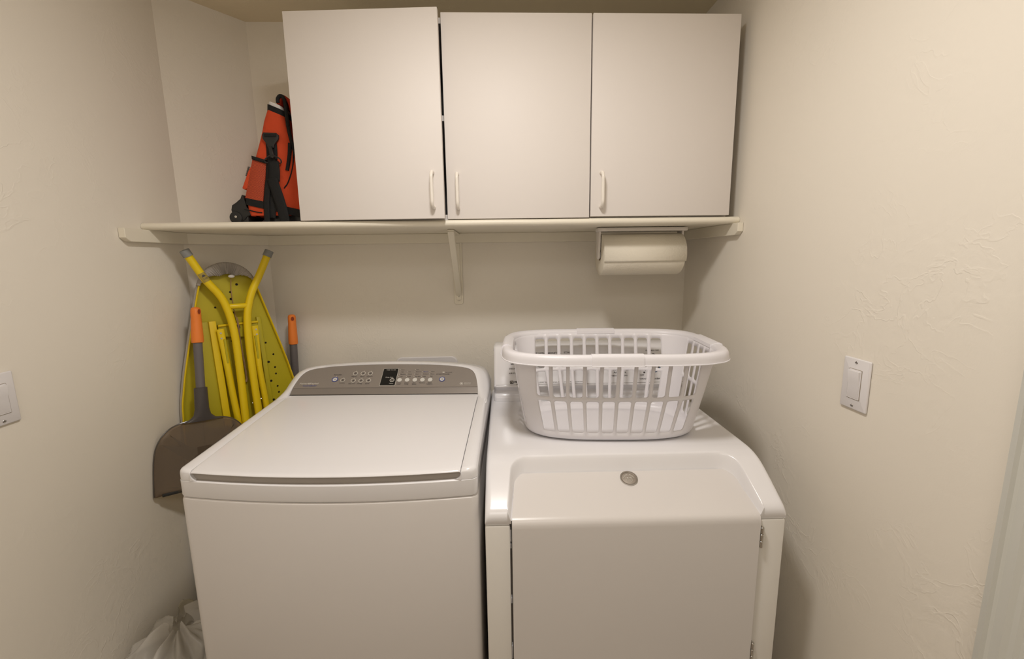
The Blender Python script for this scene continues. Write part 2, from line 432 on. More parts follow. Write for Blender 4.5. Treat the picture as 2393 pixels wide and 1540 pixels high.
# ================================================================ WASHER
WA = -.0540
wash = thing('top_load_washer', 'white top-loading washing machine with grey control panel and closed lid', 'washing machine', (-.3640, -.8559, FLOOR), WA)
ZW = lambda z: z-FLOOR
HWW, DW = .3485, .660
def bulge(x): return -.030*max(0, 1-(x/HWW)**2)
def w_outline(inset=0, r=.019, n=28, bscale=1):
    """plan outline CCW starting front-left; inset inward"""
    return [(x*(1-.024*max(0, y)/DW), y) for x, y in w_outline0(inset, r, n, bscale)]
def w_outline0(inset, r, n, bscale):
    hw = HWW-inset; out = []
    y1 = DW-inset
    # front edge left to right
    for k in range(n+1):
        x = -(hw-r) + 2*(hw-r)*k/n
        out.append((x, bulge(x)*bscale+inset))
    for k in range(1, 6):
        a = radians(-90+90*k/6); yb = bulge(hw-r)*bscale+inset
        out.append((hw-r+r*cos(a), yb+r+r*sin(a)))
    out.append((hw, bulge(hw-r)*bscale+inset+r))
    for k in range(1, 12): out.append((hw, inset+r+(y1-inset-r)*k/12))
    out.append((hw, y1)); out.append((-hw, y1))
    for k in range(11, 0, -1): out.append((-hw, inset+r+(y1-inset-r)*k/12))
    out.append((-hw, bulge(hw-r)*bscale+inset+r))
    for k in range(1, 6):
        a = radians(180+90*k/6); yb = bulge(hw-r)*bscale+inset
        out.append((-(hw-r)+r*cos(a), yb+r+r*sin(a)))
    return out
def ring(inset, z, bs=1): return [(x, y, ZW(z)) for x, y in w_outline(inset, bscale=bs)]
# body with rolled top edge
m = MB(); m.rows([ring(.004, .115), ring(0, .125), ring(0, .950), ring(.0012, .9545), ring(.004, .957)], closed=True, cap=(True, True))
m.build('body', M_ENAMEL_SHADED, wash, ang=30)
for x in (-.28, .28):
    for y in (.06, .64):
        MB().prism(circ(.02, 16, x, y), 0, .03).build('foot', M_BPL, wash)
def ztop(y): return 1.0255 + .0365*max(0, min(1, y/.44))
# lower band of the top cover
m = MB(); m.rows([ring(.006, .9565), ring(.0015, .9600), ring(.0005, .964), ring(.0005, .999), ring(.003, 1.0012), ring(.010, 1.002)], closed=True, cap=(True, True))
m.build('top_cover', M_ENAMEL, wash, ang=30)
# upper frame: U around lid, rounded shoulders
LX = .3110
def rim_side(sg):
    """side rail of the top frame: sections along y"""
    rows = []
    ysx = [(.0, 0), (.0008, 0), (.002, 0), (.004, 0), (.007, 0), (.010, 0), (.014, 0), (.019, 0)] + [(DW*k/30, 1) for k in range(1, 31)]
    for yy, _ in ysx:
        # outer half width with rounded front corner
        r = .019; yb = bulge(HWW-r)
        y = yb + .0008 + (DW-yb-.001)*yy/DW
        t = y-yb
        tap = 1-.024*max(0, y)/DW; hw = (HWW-.0005)*tap
        if t < r: hw = HWW-.0005-r+sqrt(max(0, r*r-(r-t)**2))
        fade = max(0, 1-t/.03)
        z1 = ztop(y)
        fr = min(1, t/.010); drop = .010*(1-sqrt(max(0, 1-(1-fr)**2)))
        zt = z1-drop
        c = .011
        base = 1.001
        xo = hw
        sec = [(xo, base), (xo, max(base, zt-c)), (xo-c*.13, zt-c*.5), (xo-c*.42, zt-c*.14), (xo-c, zt), (LX+.0035, zt), (LX+.001, zt-.002), (LX+.001, base)]
        rows.append([(sg*a, y+fade*(bulge(a)-yb), ZW(b)) for a, b in sec])
    return rows
mm = MB()
for sg in (-1, 1):
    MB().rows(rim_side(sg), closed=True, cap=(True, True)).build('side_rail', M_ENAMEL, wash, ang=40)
# floor of the lid well and the grey handle recess at the front
n = 40
def fr(x, ins): return bulge(x)+ins
xs = [-.3115+.623*k/n for k in range(n+1)]
rec = []
rec.append([(x, fr(x, .004), ZW(1.0016)) for x in xs])
rec.append([(x, fr(x, .009), ZW(1.0025)) for x in xs])
rec.append([(x, fr(x, .0115), ZW(1.0245)) for x in xs])
MB().rows(rec).build('handle_recess', mat('recess_grey_plastic', (.42, .38, .345), .45), wash, ang=30)
# rounded white corners that close the ends of the recess
for sg in (-1, 1):
    pts = [(sg*.3075, 1.0005)] + [(sg*(.3075-.016+.016*cos(a)), 1.017-.0165*sin(a)) for a in [pi/2*k/6 for k in range(7)][::-1]]
    pp = [(sg*.3125, 1.001), (sg*.2965, 1.001)] + [(sg*(.2965+.015*sin(a)), 1.0165-.0155*cos(a)) for a in [pi/2*k/6 for k in range(1, 7)]] + [(sg*.3125, 1.0165)]
    yb = bulge(.306)-.0005
    MB().prism([(a, ZW(b)) for a, b in pp], yb+.001, yb+.015, axis='y').build('recess_corner', M_ENAMEL, wash)
# lid
rows = []
LB = .4365
us = [k/34 for k in range(35)]
def lidrow(x, edge):
    out = []
    f = bulge(x)+.001
    for (dy, dz) in ((.010, -.0085), (.004, -.0083), (.0010, -.0070), (.0, -.0052), (.0012, -.0034), (.0045, -.0018), (.012, -.0004)):
        out.append((f+dy, ztop(max(0, f+dy))+dz-edge))
    for k in range(1, 13):
        y = f+.012 + (LB-f-.012)*k/12
        out.append((y, ztop(max(0, y))-edge + .0012*sin(pi*k/12)))
    out.append((LB, ztop(LB)-.012))
    return out
xs = [-LX, -LX+.0008, -LX+.003] + [-LX+.006+(2*LX-.012)*k/40 for k in range(41)] + [LX-.003, LX-.0008, LX]
ed = [.0035, .0012, .0003] + [0]*41 + [.0003, .0012, .0035]
for x, eg in zip(xs, ed):
    # front corners of the lid sweep round
    rows.append([(x, y, ZW(z)) for y, z in lidrow(x, eg)])
MB().rows(rows, closed=False).build('lid', M_ENAMEL, wash, ang=40, solid=.0)
MB().box((-.304, .02, ZW(1.003)), (.304, .43, ZW(1.008))).build('lid_gasket', M_DARK, wash)
# console hood
Pb = [(-.310, -.030), (-.310, -.006), (-.309, .012), (-.306, .035), (-.301, .060), (-.2935, .080), (-.280, .0955), (-.255, .1055), (-.204, .1140), (-.12, .1200), (0, .1225)]
Pb = Pb + [(-a, b) for a, b in Pb[-2::-1]]
Ob = [(-.3420, .370, 1.0530), (-.3430, .400, 1.0530), (-.3432, .435, 1.0575), (-.3425, .470, 1.066), (-.3385, .505, 1.087), (-.3300, .530, 1.1065), (-.314, .546, 1.119), (-.283, .556, 1.1275), (-.22, .560, 1.1345), (-.125, .562, 1.140), (0, .563, 1.1425)]
Ob = Ob + [(-a, b, c) for a, b, c in Ob[-2::-1]]
pu = Vector((1, 0, 0)); pwv = Vector((0, .1, .072)).normalized(); P0 = Vector((0, .44, 1.068))
pn = Vector((0, -pwv.z, pwv.y))   # toward the viewer/up
def pp3(u, v, k=0): p = P0 + pu*u + pwv*v + pn*k; return Vector((p.x, p.y, ZW(p.z)))
Pd = [v for v in spline([pp3(*p) for p in Pb], 4)]
Od = [v for v in spline([(a, b, ZW(c)) for a, b, c in Ob], 4)]
rows = [[], [], [], [], [], [], [], []]
for p, o in zip(Pd, Od):
    d = o-p
    rows[0].append(tuple(p - pn*.006)); rows[1].append(tuple(p)); rows[2].append(tuple(p + pn*.0022 + d*.06))
    rows[3].append(tuple(p + d*.5 + pn*.0048)); rows[4].append(tuple(p+d*.85+pn*.0032)); rows[5].append(tuple(o))
    b1 = Vector((o.x*.998, max(o.y+.03, .60), o.z-.006)); rows[6].append(tuple(b1))
    rows[7].append((o.x*.97, DW-.002, o.z-.03 if o.z > ZW(1.08) else o.z-.004))
MB().rows(rows).build('console_hood', M_ENAMEL, wash, ang=60)
# filler below the hood (closes to the deck)
MB().box((-.338, .455, ZW(1.0)), (.338, DW-.002, ZW(1.058)), .004).build('console_base', M_ENAMEL, wash)
MB().box((-.311, .4380, ZW(1.004)), (.311, .4565, ZW(1.0590)), .0005, 1).build('lid_hinge_gap', M_DARK, wash)
# control panel, local frame x=u, y=v, z=normal
cp = bpy.data.objects.new('control_panel', None)
def inside_poly(v):  # half width of the panel at height v
    pts = Pb[1:11]
    for (a, b), (c, d) in zip(pts, pts[1:]):
        if b <= v <= d: return -(a+(c-a)*(v-b)/(d-b))
    return .31
Mp = Matrix((pu, pwv, pn)).transposed().to_4x4(); Mp.translation = pp3(0, 0)
m = MB()
cols = 40
vsamp = [.0225+(.1222-.0225)*k/24 for k in range(25)]
def rowat(v):
    hw = inside_poly(v) if v < .1222 else .03
    return [(-hw+2*hw*k/cols, v, -.0006) for k in range(cols+1)]
m.rows([rowat(v) for v in vsamp], mi=0)
low = []
for v, zz in ((.0225, -.0006), (.0218, -.0020), (.0205, -.0016), (.008, -.0034), (-.0022, -.0050)):
    hw = inside_poly(max(v, -.006)); low.append([(-hw+2*hw*k/cols, v, zz) for k in range(cols+1)])
m.rows(low, mi=1)
pnl = m.build('control_panel', [M_SILVER, M_SILVERD], wash, ang=20); pnl.matrix_local = Mp
tag(pnl, 'taupe grey control panel with round buttons')
def flat(poly, k0, k1, name, mats, bev=0, parent=pnl):
    return MB().prism(poly, k0, k1, bev=bev, seg=1).build(name, mats, parent)
dp = MB().prism(rrect(.0525, .0735, .002, 3, .0068, .0652), -.0004, .0004).prism(rrect(.050, .071, .0015, 3, .0068, .0652), .0003, .0011, mi=1)
dp.build('display', [M_RING, M_BLACK], pnl)
def ringmb(m, x, y, r0, r1, k0, k1, mi=0, n=24):
    rows = [[(x+r*cos(2*pi*i/n), y+r*sin(2*pi*i/n), k) for i in range(n)] for r, k in ((r0, k0), (r0, k1), (r1, k1), (r1, k0))]
    return m.rows(rows, closed=True, mi=mi)
def icon(m, x, y, kind, s, mi):
    if kind == 0: ringmb(m, x, y, s*.25, s*.55, .0008, .0011, mi, 10)
    elif kind == 1: m.prism([(x-s*.6, y-s*.2), (x+s*.6, y-s*.2), (x+s*.3, y+s*.45), (x-s*.3, y+s*.2)], .0008, .0011, mi=mi)
    elif kind == 2:
        for dx in (-.35, .35): m.prism(circ(s*.28, 8, x+dx*s, y+.1*s), .0008, .0011, mi=mi)
        m.prism([(x-s*.5, y-s*.5), (x+s*.5, y-s*.5), (x, y-s*.1)], .0008, .0011, mi=mi)
    elif kind == 3: m.prism(rrect(s*.7, s*1.0, s*.2, 3, x, y), .0008, .0011, mi=mi)
    elif kind == 4:
        m.prism(circ(s*.22, 8, x, y-.3*s), .0008, .0011, mi=mi)
        for a in (90, 30, 150): m.prism(circ(s*.28, 8, x+s*.45*cos(radians(a)), y+s*.1+s*.35*sin(radians(a))), .0008, .0011, mi=mi)
    else: m.prism([(x-s*.7, y+s*.5), (x-s*.35, y-s*.5), (x+s*.35, y-s*.5), (x+s*.7, y+s*.5), (x+s*.2, y+s*.3), (x-s*.2, y+s*.3)], .0008, .0011, mi=mi)
btns = [(-.1123, .0821, 0), (-.0859, .0817, 1), (-.0609, .0813, 2), (-.1117, .0508, 3), (-.0857, .0505, 4), (-.0601, .0510, 5)]
for x, y, k in btns:
    m = MB().prism(circ(.0066, 24, x, y), -.0004, .0007, mi=1); ringmb(m, x, y, .0064, .0082, 0, .0012, 0); icon(m, x, y, k, .0050, 2)
    m.prism(circ(.0010, 8, x+.001, y+.0105), 0, .0006, mi=3)
    m.build('button', [M_RING, M_SILVERD, M_PRINT, M_PRINTW], pnl)
m = MB().prism(circ(.0085, 24, -.1754, .0565), -.0004, .0008, mi=1); ringmb(m, -.1754, .0565, .0076, .0102, 0, .0014); icon(m, -.1754, .0565, 0, .005, 2); m.prism(circ(.001, 8, -.174, .070), 0, .0006, mi=3)
tag(m.build('button', [M_BLUE, M_BTN, M_PRINTL, M_PRINTW], pnl), 'blue-ringed button')
m = MB().prism(circ(.0066, 24, -.1483, .0535), -.0004, .0007, mi=1); ringmb(m, -.1483, .0535, .0064, .008, 0, .0012); m.prism([(-.1503, .0535), (-.1483, .0505), (-.1458, .0535), (-.1483, .0573)], .0008, .0012, mi=2); m.prism(circ(.001, 8, -.147, .0645), 0, .0006, mi=3)
m.build('button', [M_RING, M_SILVERD, M_PRINT, M_PRINTW], pnl)
m = MB().prism(circ(.0066, 24, .0193, .0504), .0009, .0018, mi=1); ringmb(m, .0193, .0504, .0058, .0076, .001, .0022); m.box((.0168, .0499, .0018), (.0218, .0509, .0021)).box((.0188, .0479, .0018), (.0198, .0529, .0021))
m.build('button', [M_PRINTW, M_BLACK], pnl)
for x in (.0440, .0697, .0956, .1212, .1470):
    MB().prism(circ(.0078, 24, x, .0518), -.0004, .0016, bev=.0005, seg=1).build('button', M_BTN, pnl)
m = MB().prism(circ(.0080, 24, .1871, .0535), -.0004, .0012, mi=1); ringmb(m, .1871, .0535, .0074, .0097, 0, .0016)
m.box((.1842, .0510, .0012), (.1856, .0560, .0015), mi=2).box((.1880, .0510, .0012), (.1892, .0560, .0015), mi=2).box((.1898, .0510, .0012), (.1908, .0560, .0015), mi=2)
tag(m.build('button', [M_BLUE, M_BTN, M_PRINT], pnl), 'blue-ringed start button')
m = MB().prism(rrect(.0075, .0036, .0017, 3, .1885, .0835), -.0002, .0006); m.build('indicator_lamp', M_PRINTW, pnl)
Z1 = Matrix.Translation((0, 0, .0003)); Z2 = Matrix.Translation((0, 0, .0013))
h = .0040
tm = MB()
text_mb(tm, [('POWER', -.172, .0765, .0042, 'CENTER', 1.25), ('Favourite', -.1475, .0415, .0032, 'CENTER', 1.1),
  ('Regular', -.1135, .0690, .0036, 'CENTER', 1.15), ('Heavy', -.0865, .0690, .0036, 'CENTER', 1.15), ('Delicate', -.0610, .0690, .0036, 'CENTER', 1.15),
  ('Easy Iron', -.1140, .0385, .0036, 'CENTER', 1.15), ('Allergy', -.0875, .0385, .0036, 'CENTER', 1.15), ('Quick', -.0620, .0385, .0036, 'CENTER', 1.15),
  ('START/PAUSE', .1870, .0755, .0044, 'CENTER', 1.15), ('Lid Locked', .1945, .0835, .0032, 'LEFT', 1.1)], M=Z1)
for i, (x, lst, lab) in enumerate(((.0440, ('Auto', 'High', 'Medium', 'Low'), 'Water\nLevel'), (.0697, ('', 'Hot', 'Warm', 'Cold'), 'Wash\nTemp'),
      (.0956, ('Fast', 'Medium', 'Slow', 'No Spin'), 'Spin\nSpeed'), (.1212, ('', '', 'Softener', 'Soak'), 'Options'), (.1470, ('', 'Wash', 'Rinse', 'Spin'), 'Wash\nAdvance'))):
    for j, s_ in enumerate(lst):
        if s_: text_mb(tm, [(s_, x-.0015, .0965-.0098*j, .0032, 'LEFT', 1.15)], M=Z1)
    for j, s_ in enumerate(lab.split('\n')): text_mb(tm, [(s_, x, .0395-.0052*j, .0036, 'CENTER', 1.15)], M=Z1)
tm.build('lettering', M_PRINT, pnl, smooth=False, fixn=False)
tm = MB()
text_mb(tm, [('Fisher&Paykel', -.2580, .0400, .0062, 'CENTER', 1.25)], M=Z1)
for x, lst in ((.0440, (0, 1, 2, 3)), (.0697, (1, 2, 3)), (.0956, (0, 1, 2, 3)), (.1212, (1, 2, 3)), (.1470, (1, 2, 3))):
    for j in lst: tm.prism(circ(.0010, 8, x-.0055, .0965-.0098*j), 0, .0005)
ringmb(tm, .2535, .0345, .0045, .0054, 0, .0004); tm.prism(circ(.0024, 12, .2535, .0345), 0, .0004)
text_mb(tm, [('SMARTDRIVE', .2625, .0370, .0026, 'LEFT', 1.0), ('TECHNOLOGY', .2625, .0325, .0022, 'LEFT', 1.0)], M=Z1)
text_mb(tm, [('TIME TO GO', .0075, .0950, .0036, 'CENTER', 1.1), ('Delay Start', .0080, .0632, .0036, 'CENTER', 1.1), ('Hours', .0190, .0370, .0034, 'CENTER', 1.1)], M=Z2)
tm.build('lettering', M_PRINTW, pnl, smooth=False, fixn=False)
tm = MB()
text_mb(tm, [('WASHSMART', -.2530, .0305, .0040, 'CENTER', 1.35), ('Bleach', .1197, .0867, .0034, 'LEFT', 1.15)], M=Z1)
tm.build('lettering', M_BLUE, pnl, smooth=False, fixn=False)

# ================================================================ DRYER
DA = -.018
dry = thing('tumble_dryer', 'white front-loading dryer with sloped door top and round metal badge', 'dryer', (.3450, -.905, FLOOR), DA)
HD, DD = .3455, .690
m = MB()
for sg in (-1, 1):
    a, b = sorted((sg*.2885, sg*HD)); m.box((a, 0, ZW(.115)), (b, DD, ZW(.8955)), .004, 2)
m.box((-.290, .024, ZW(.115)), (.290, DD, ZW(.8955)))
m.box((-.290, .0, ZW(.115)), (.290, .03, ZW(.135)))
m.build('cabinet_body', M_CREAM, dry)
for x in (-.29, .29):
    for y in (.06, .64): MB().prism(circ(.02, 16, x, y), 0, .03).build('foot', M_BPL, dry)
def hz(y):
    P = [(0, .925), (.04, .951), (.08, .976), (.106, .9905), (.13, .9985), (.155, 1.0028), (.19, 1.0035), (.8, 1.0035)]
    for (a, b), (c, d) in zip(P, P[1:]):
        if y <= c: return b+(d-b)*(y-a)/(c-a)
    return 1.0035
def hzs(y): return sum(hz(max(0, y+k)) for k in (-.012, -.006, 0, .006, .012))/5
def dz_(y): return .9115 + .40*max(0, y)
UX, UY, UR = .2950, .1370, .044
def inU(x, y):
    """signed distance, positive inside the U shaped recess; sides flare out toward the front"""
    hwu = UX - .014*min(1, max(0, y)/.15)
    ax = abs(x); dx = hwu-ax; dy = UY-y
    if dx < UR and dy < UR: return UR - sqrt((UR-dx)**2+(UR-dy)**2)
    return min(dx, dy)
def sst(t): t = max(0, min(1, t)); return t*t*(3-2*t)
def deckz(x, y):
    h = hzs(y); d = dz_(y)-.0035
    s = inU(x, y)
    wdt = .0100 + .006*sst((y-.07)/.05)
    z = h + (min(h, d)-h)*sst(s/wdt)
    for ee, r in ((HD-abs(x), .012), (y, .014)):
        if ee < r and s < 0.0005: z -= r-sqrt(max(0, r*r-(r-ee)**2))
    return z
gx = sorted(set([round(v, 5) for v in [s_*q_ for s_ in (-1, 1) for q_ in ([HD-.012*(1-cos(pi/2*k/6)) if False else HD-.012*(k/6)**2 for k in range(7)] + [.331-(.331-.25)*k/54 for k in range(55)])] + [-.25+.50*k/40 for k in range(41)]]))
gy = [.014*(k/7)**2 for k in range(8)] + [0.014+(.22-.014)*k/96 for k in range(1, 97)] + [.22+.48*k/12 for k in range(1, 13)]
top = [[(x, y, ZW(deckz(x, y))) for x in gx] for y in gy]
m = MB(); m.rows(top)
zb = .8985
for sg in (0, -1):
    m.rows([[r[sg] for r in top], [(r[sg][0], r[sg][1], ZW(zb+.004)) for r in top], [(r[sg][0]*.992, r[sg][1], ZW(zb)) for r in top]])
# front lip on the two arms
for rng in ([i for i, x in enumerate(gx) if x <= -.2855], [i for i, x in enumerate(gx) if x >= .2855]):
    m.rows([[top[0][i] for i in rng], [(gx[i], 0, ZW(zb+.004)) for i in rng], [(gx[i], .003, ZW(zb)) for i in rng]])
# inner sides of the lips
m.build('top_cover', M_ENAMEL, dry, ang=50)
for sg in (-1, 1):
    a, b = sorted((sg*.2905, sg*.3425)); MB().box((a, .003, ZW(.8965)), (b, .06, ZW(.903))).build('lip_return', M_ENAMEL, dry)
# door: vertical front sheet bent into the sloped top
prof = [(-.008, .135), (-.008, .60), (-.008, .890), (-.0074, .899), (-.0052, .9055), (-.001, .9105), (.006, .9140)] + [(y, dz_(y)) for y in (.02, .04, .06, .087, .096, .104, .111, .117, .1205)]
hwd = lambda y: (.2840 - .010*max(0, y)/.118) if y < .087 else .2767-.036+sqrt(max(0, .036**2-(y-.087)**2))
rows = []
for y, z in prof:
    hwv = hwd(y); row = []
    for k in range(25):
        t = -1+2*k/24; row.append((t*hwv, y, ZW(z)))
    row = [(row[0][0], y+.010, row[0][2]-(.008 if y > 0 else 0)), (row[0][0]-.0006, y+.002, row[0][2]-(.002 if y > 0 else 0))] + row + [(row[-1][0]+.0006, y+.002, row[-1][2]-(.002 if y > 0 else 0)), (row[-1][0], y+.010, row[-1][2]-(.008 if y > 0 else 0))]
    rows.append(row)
door_o = MB().rows(rows).build('door', M_ENAMEL_SHADED, dry, ang=50)
# continue the top sheet back under the cowl
rows = []
for y in (.1175, .13, .15): rows.append([(t*hwd(y)*.98, y, ZW(dz_(y)-.004)) for t in (-1, 0, 1)])
for z0 in (.829, .572-.047):
    m = MB(); x = .2895
    for k in range(3): m.prism(circ(.0042, 14, x, -.0055), ZW(z0+.001+k*.0175), ZW(z0+.0165+k*.0175), bev=.0006, seg=1)
    m.prism(circ(.0025, 10, x, -.0055), ZW(z0), ZW(z0+.053)); m.box((x-.001, -.004, ZW(z0)), (x+.0015, .018, ZW(z0+.052)))
    m.build('hinge', M_CHROME, dry)
for z0, hh in ((.868, .03), (.842, .012), (.70, .014), (.56, .035)):
    m = MB().box((-.2880, .004, ZW(z0-hh/2)), (-.2862, .016, ZW(z0+hh/2)), .0005, 1); m.build('door_catch', M_PLATE, dry)
for a, b in ((-.289, -.2845), (.2845, .289)): MB().box((a, .0165, ZW(.14)), (b, .0235, ZW(.894))).build('door_seal', M_SILVERD, dry)
# badge on the slope
sl = Vector((0, 1, .40)).normalized(); nrm = Vector((0, -sl.z, sl.y))
Mb = Matrix((Vector((1, 0, 0)), sl, nrm)).transposed().to_4x4(); Mb.translation = Vector((.009, .098, ZW(dz_(.098)))); 
m = MB().prism(circ(.0205, 48), 0, .002, bev=.0008, seg=2, mi=0)
ringmb(m, 0, 0, .0185, .0215, 0, .0036, mi=1, n=48); ringmb(m, 0, 0, .0172, .0178, .0015, .0024, mi=1, n=48)
bd = m.build('badge', [M_BADGE, M_CHROME], dry, ang=30); bd.matrix_local = Mb; tag(bd, 'round metal badge embossed with a shield crest')
m = MB(); zc = .0022
shd = [(-.0072, .0045), (-.0074, -.002), (-.0060, -.0085), (0, -.0118), (.0060, -.0085), (.0074, -.002), (.0072, .0045)]
m.tube([(a, b, zc) for a, b in spline([(a, b, 0) for a, b in shd], 4) for _ in (0,)] if 0 else [(p.x, p.y, zc) for p in spline([(a, b, 0) for a, b in shd], 4)], .00042, 6)
m.tube([(0, .0050, zc), (0, -.0030, zc)], .00035, 6); m.tube([(-.0072, -.0032, zc), (.0072, -.0032, zc)], .00035, 6)
m.prism([(-.0052, -.0012), (-.0016, -.0012), (-.0022, .0014), (-.0040, .0040), (-.0056, .0030), (-.0042, .0012)], .0018, .0030)
ringmb(m, .0036, .0010, .0009, .0019, .0018, .0030, n=10)
for a in (-40, 60, 150): m.prism(circ(.0008, 8, .0036+.0022*cos(radians(a)), .001+.0022*sin(radians(a))), .0018, .003)
for k in range(3): m.tube([(-.0048+.0006*k, -.0052-.0016*k, zc), (0, -.0046-.0016*k, zc), (.0048-.0006*k, -.0052-.0016*k, zc)], .00035, 6)
for k in range(9):
    a = radians(20+140*k/8); m.prism(circ(.0011 if k % 2 else .0008, 8, .0118*cos(a), -.0005+.0118*sin(a)), .0018, .0029)
for k in range(7):
    a = radians(15+150*k/6); m.prism(circ(.0009, 8, .0138*cos(a)*.95, -.002+.0135*sin(a)), .0018, .0028)
m.tube([(p.x, p.y, zc) for p in spline([(-.0130, .003, 0), (-.008, .0065, 0), (-.0035, .0075, 0), (0, .0085, 0), (.0035, .0075, 0), (.008, .0065, 0), (.0130, .003, 0)], 4)], .00055, 6)
m.build('crest_relief', M_RING, bd)
# rear console
prof = [(.553, 1.0038), (.5535, 1.016), (.560, 1.022), (.567, 1.030), (.568, 1.038), (.562, 1.046), (.5515, 1.053), (.5475, 1.0575), (.5480, 1.0620), (.5495, 1.0635), (.5502, 1.0645),
        (.5633, 1.110), (.5762, 1.155), (.5797, 1.167), (.5835, 1.180), (.593, 1.1905), (.606, 1.195), (.66, 1.195), (.688, 1.188), (.695, 1.17), (.695, 1.0038)]
rows = []
xe = .333
for x, sc in ((-xe, .030), (-xe+.0005, .012), (-xe+.004, .004), (-xe+.010, 0)): rows.append((x, sc))
seq = rows + [(x, s_) for x, s_ in [(-xe+.012+(2*xe-.024)*k/20, 0) for k in range(1, 20)]] + [(-x, s_) for x, s_ in rows[::-1]]
R = []
for x, s_ in seq:
    R.append([(x, y+(s_*.6 if y < .60 else -s_*.6), ZW(z-(s_*.6 if z > 1.12 else 0))) for y, z in prof])
cons = MB().rows(R, cap=(True, True)).build('console', M_ENAMEL, dry, ang=40)
fu = Vector((1, 0, 0)); fw = Vector((0, .03, .105)).normalized(); fn = Vector((0, -fw.z, fw.y))
Mc = Matrix((fu, fw, fn)).transposed().to_4x4(); Mc.translation = Vector((0, .5502, ZW(1.064)))
# local face frame of console (v offset -.004 relative to measurement)
def cpart(mb, name, mats, **k):
    o = mb.build(name, mats, cons, **k); o.matrix_local = Mc; return o
tm = MB()
Zt = Matrix.Translation((0, 0, .0009))
text_mb(tm, [('MOISTURE', -.1900, .1075, .0056, 'LEFT', 1.25), ('MONITOR', -.1450, .1075, .0056, 'LEFT', 1.25), ('START', -.0880, .1085, .0056, 'LEFT', 1.35),
  ('MEDIUM', -.2740, .0715, .0046, 'LEFT', 1.3), ('DELICATE', -.2800, .0555, .0046, 'LEFT', 1.35), ('AIR FLUFF', -.2815, .0395, .0046, 'LEFT', 1.35),
  ('MAYTAG', -.2630, .0095, .0072, 'LEFT', 1.15), ('Atlantis', -.2560, .0005, .0062, 'LEFT', 1.1),
  ('WRINKLE FREE', .0610, .0455, .0060, 'LEFT', 1.3), ('ACTION', .0840, .0360, .0060, 'LEFT', 1.3), ('VENTILATION', .0760, .0245, .0050, 'LEFT', 1.2),
  ('OFF', .1830, .0250, .0048, 'CENTER', 1.2), ('WRINKLE RELEASE', .1740, .0120, .0048, 'LEFT', 1.15), ('DAMP DRY', .2340, .0120, .0048, 'LEFT', 1.15),
  ('OFF', .2060, .1105, .0042, 'CENTER', 1.2), ('REG. DRY', .2330, .1105, .0042, 'CENTER', 1.1), ('VERY\nDRY', .2620, .1105, .0040, 'CENTER', 1.1)], M=Zt)
tm.prism(rrect(.0130, .0110, .0025, 3, -.2715, .0090), 0, .0009)
cpart(tm, 'lettering', M_PRINT, smooth=False, fixn=False)
tm = MB(); text_mb(tm, [('INTELLIDRY PLUS / SIGNAL PLUS / HEAT PLUS CONTROL', -.1960, .0065, .0042, 'LEFT', 1.15)], M=Zt)
cpart(tm, 'lettering', M_PRINTL, smooth=False, fixn=False)
tm = MB().box((-.2755, .0065, .0009), (-.2735, .0115, .0012)).box((-.2700, .0065, .0009), (-.2680, .0115, .0012)).box((-.2765, .0100, .0009), (-.2670, .0118, .0012))
cpart(tm, 'lettering', M_PRINTW, smooth=False)
cpart(MB().box((-.325, -.0012, -.0004), (.325, .0006, .0006)), 'trim_line', M_PRINTL)
# dials
def knobmb(x, y, r):
    m = MB(); n = 36
    rows = []
    for rr, k in ((r, 0), (r, .010), (r*.96, .0135), (r*.86, .0150), (r*.60, .0150), (r*.5, .0165), (0.0001, .0170)):
        rows.append([(x+rr*cos(2*pi*i/n), y+rr*sin(2*pi*i/n), k) for i in range(n)])
    m.rows(rows, closed=True); m.box((x-.0035, y-r*.8, .013), (x+.0035, y+r*.8, .021), .002)
    return m
def arc(m, x, y, r0, r1, a0, a1, k, mi, n=24):
    rows = [[(x+r*cos(radians(a0+(a1-a0)*i/n)), y+r*sin(radians(a0+(a1-a0)*i/n)), k) for i in range(n+1)] for r in (r0, r1)]
    return m.rows(rows, mi=mi)
cpart(knobmb(.2178, .0660, .0245), 'dial', M_ENAMEL)
m = MB(); arc(m, .2178, .066, .0275, .0300, 20, 340, .0006, 0, 60); arc(m, .2178, .066, .0310, .0350, 275, 335, .0006, 1); arc(m, .2178, .066, .0310, .0350, 30, 80, .0006, 2); arc(m, .2178, .066, .0310, .0345, 200, 232, .0006, 2)
m.box((.1880, .0320, .0004), (.1945, .0370, .0010), mi=2).box((.2100, .1010, .0004), (.2165, .1055, .0010), mi=2)
cpart(m, 'dial_scale', [M_PRINT, mat('blue_ink', (.03, .12, .30), .5), M_PRINT])
cpart(knobmb(-.1683, .0790, .0165), 'dial', M_ENAMEL)
m = MB(); arc(m, -.1683, .079, .0190, .0205, 200, 340, .0006, 0); cpart(m, 'dial_scale', M_PRINTL)
cpart(knobmb(-.070, .0740, .0150), 'dial', M_ENAMEL)

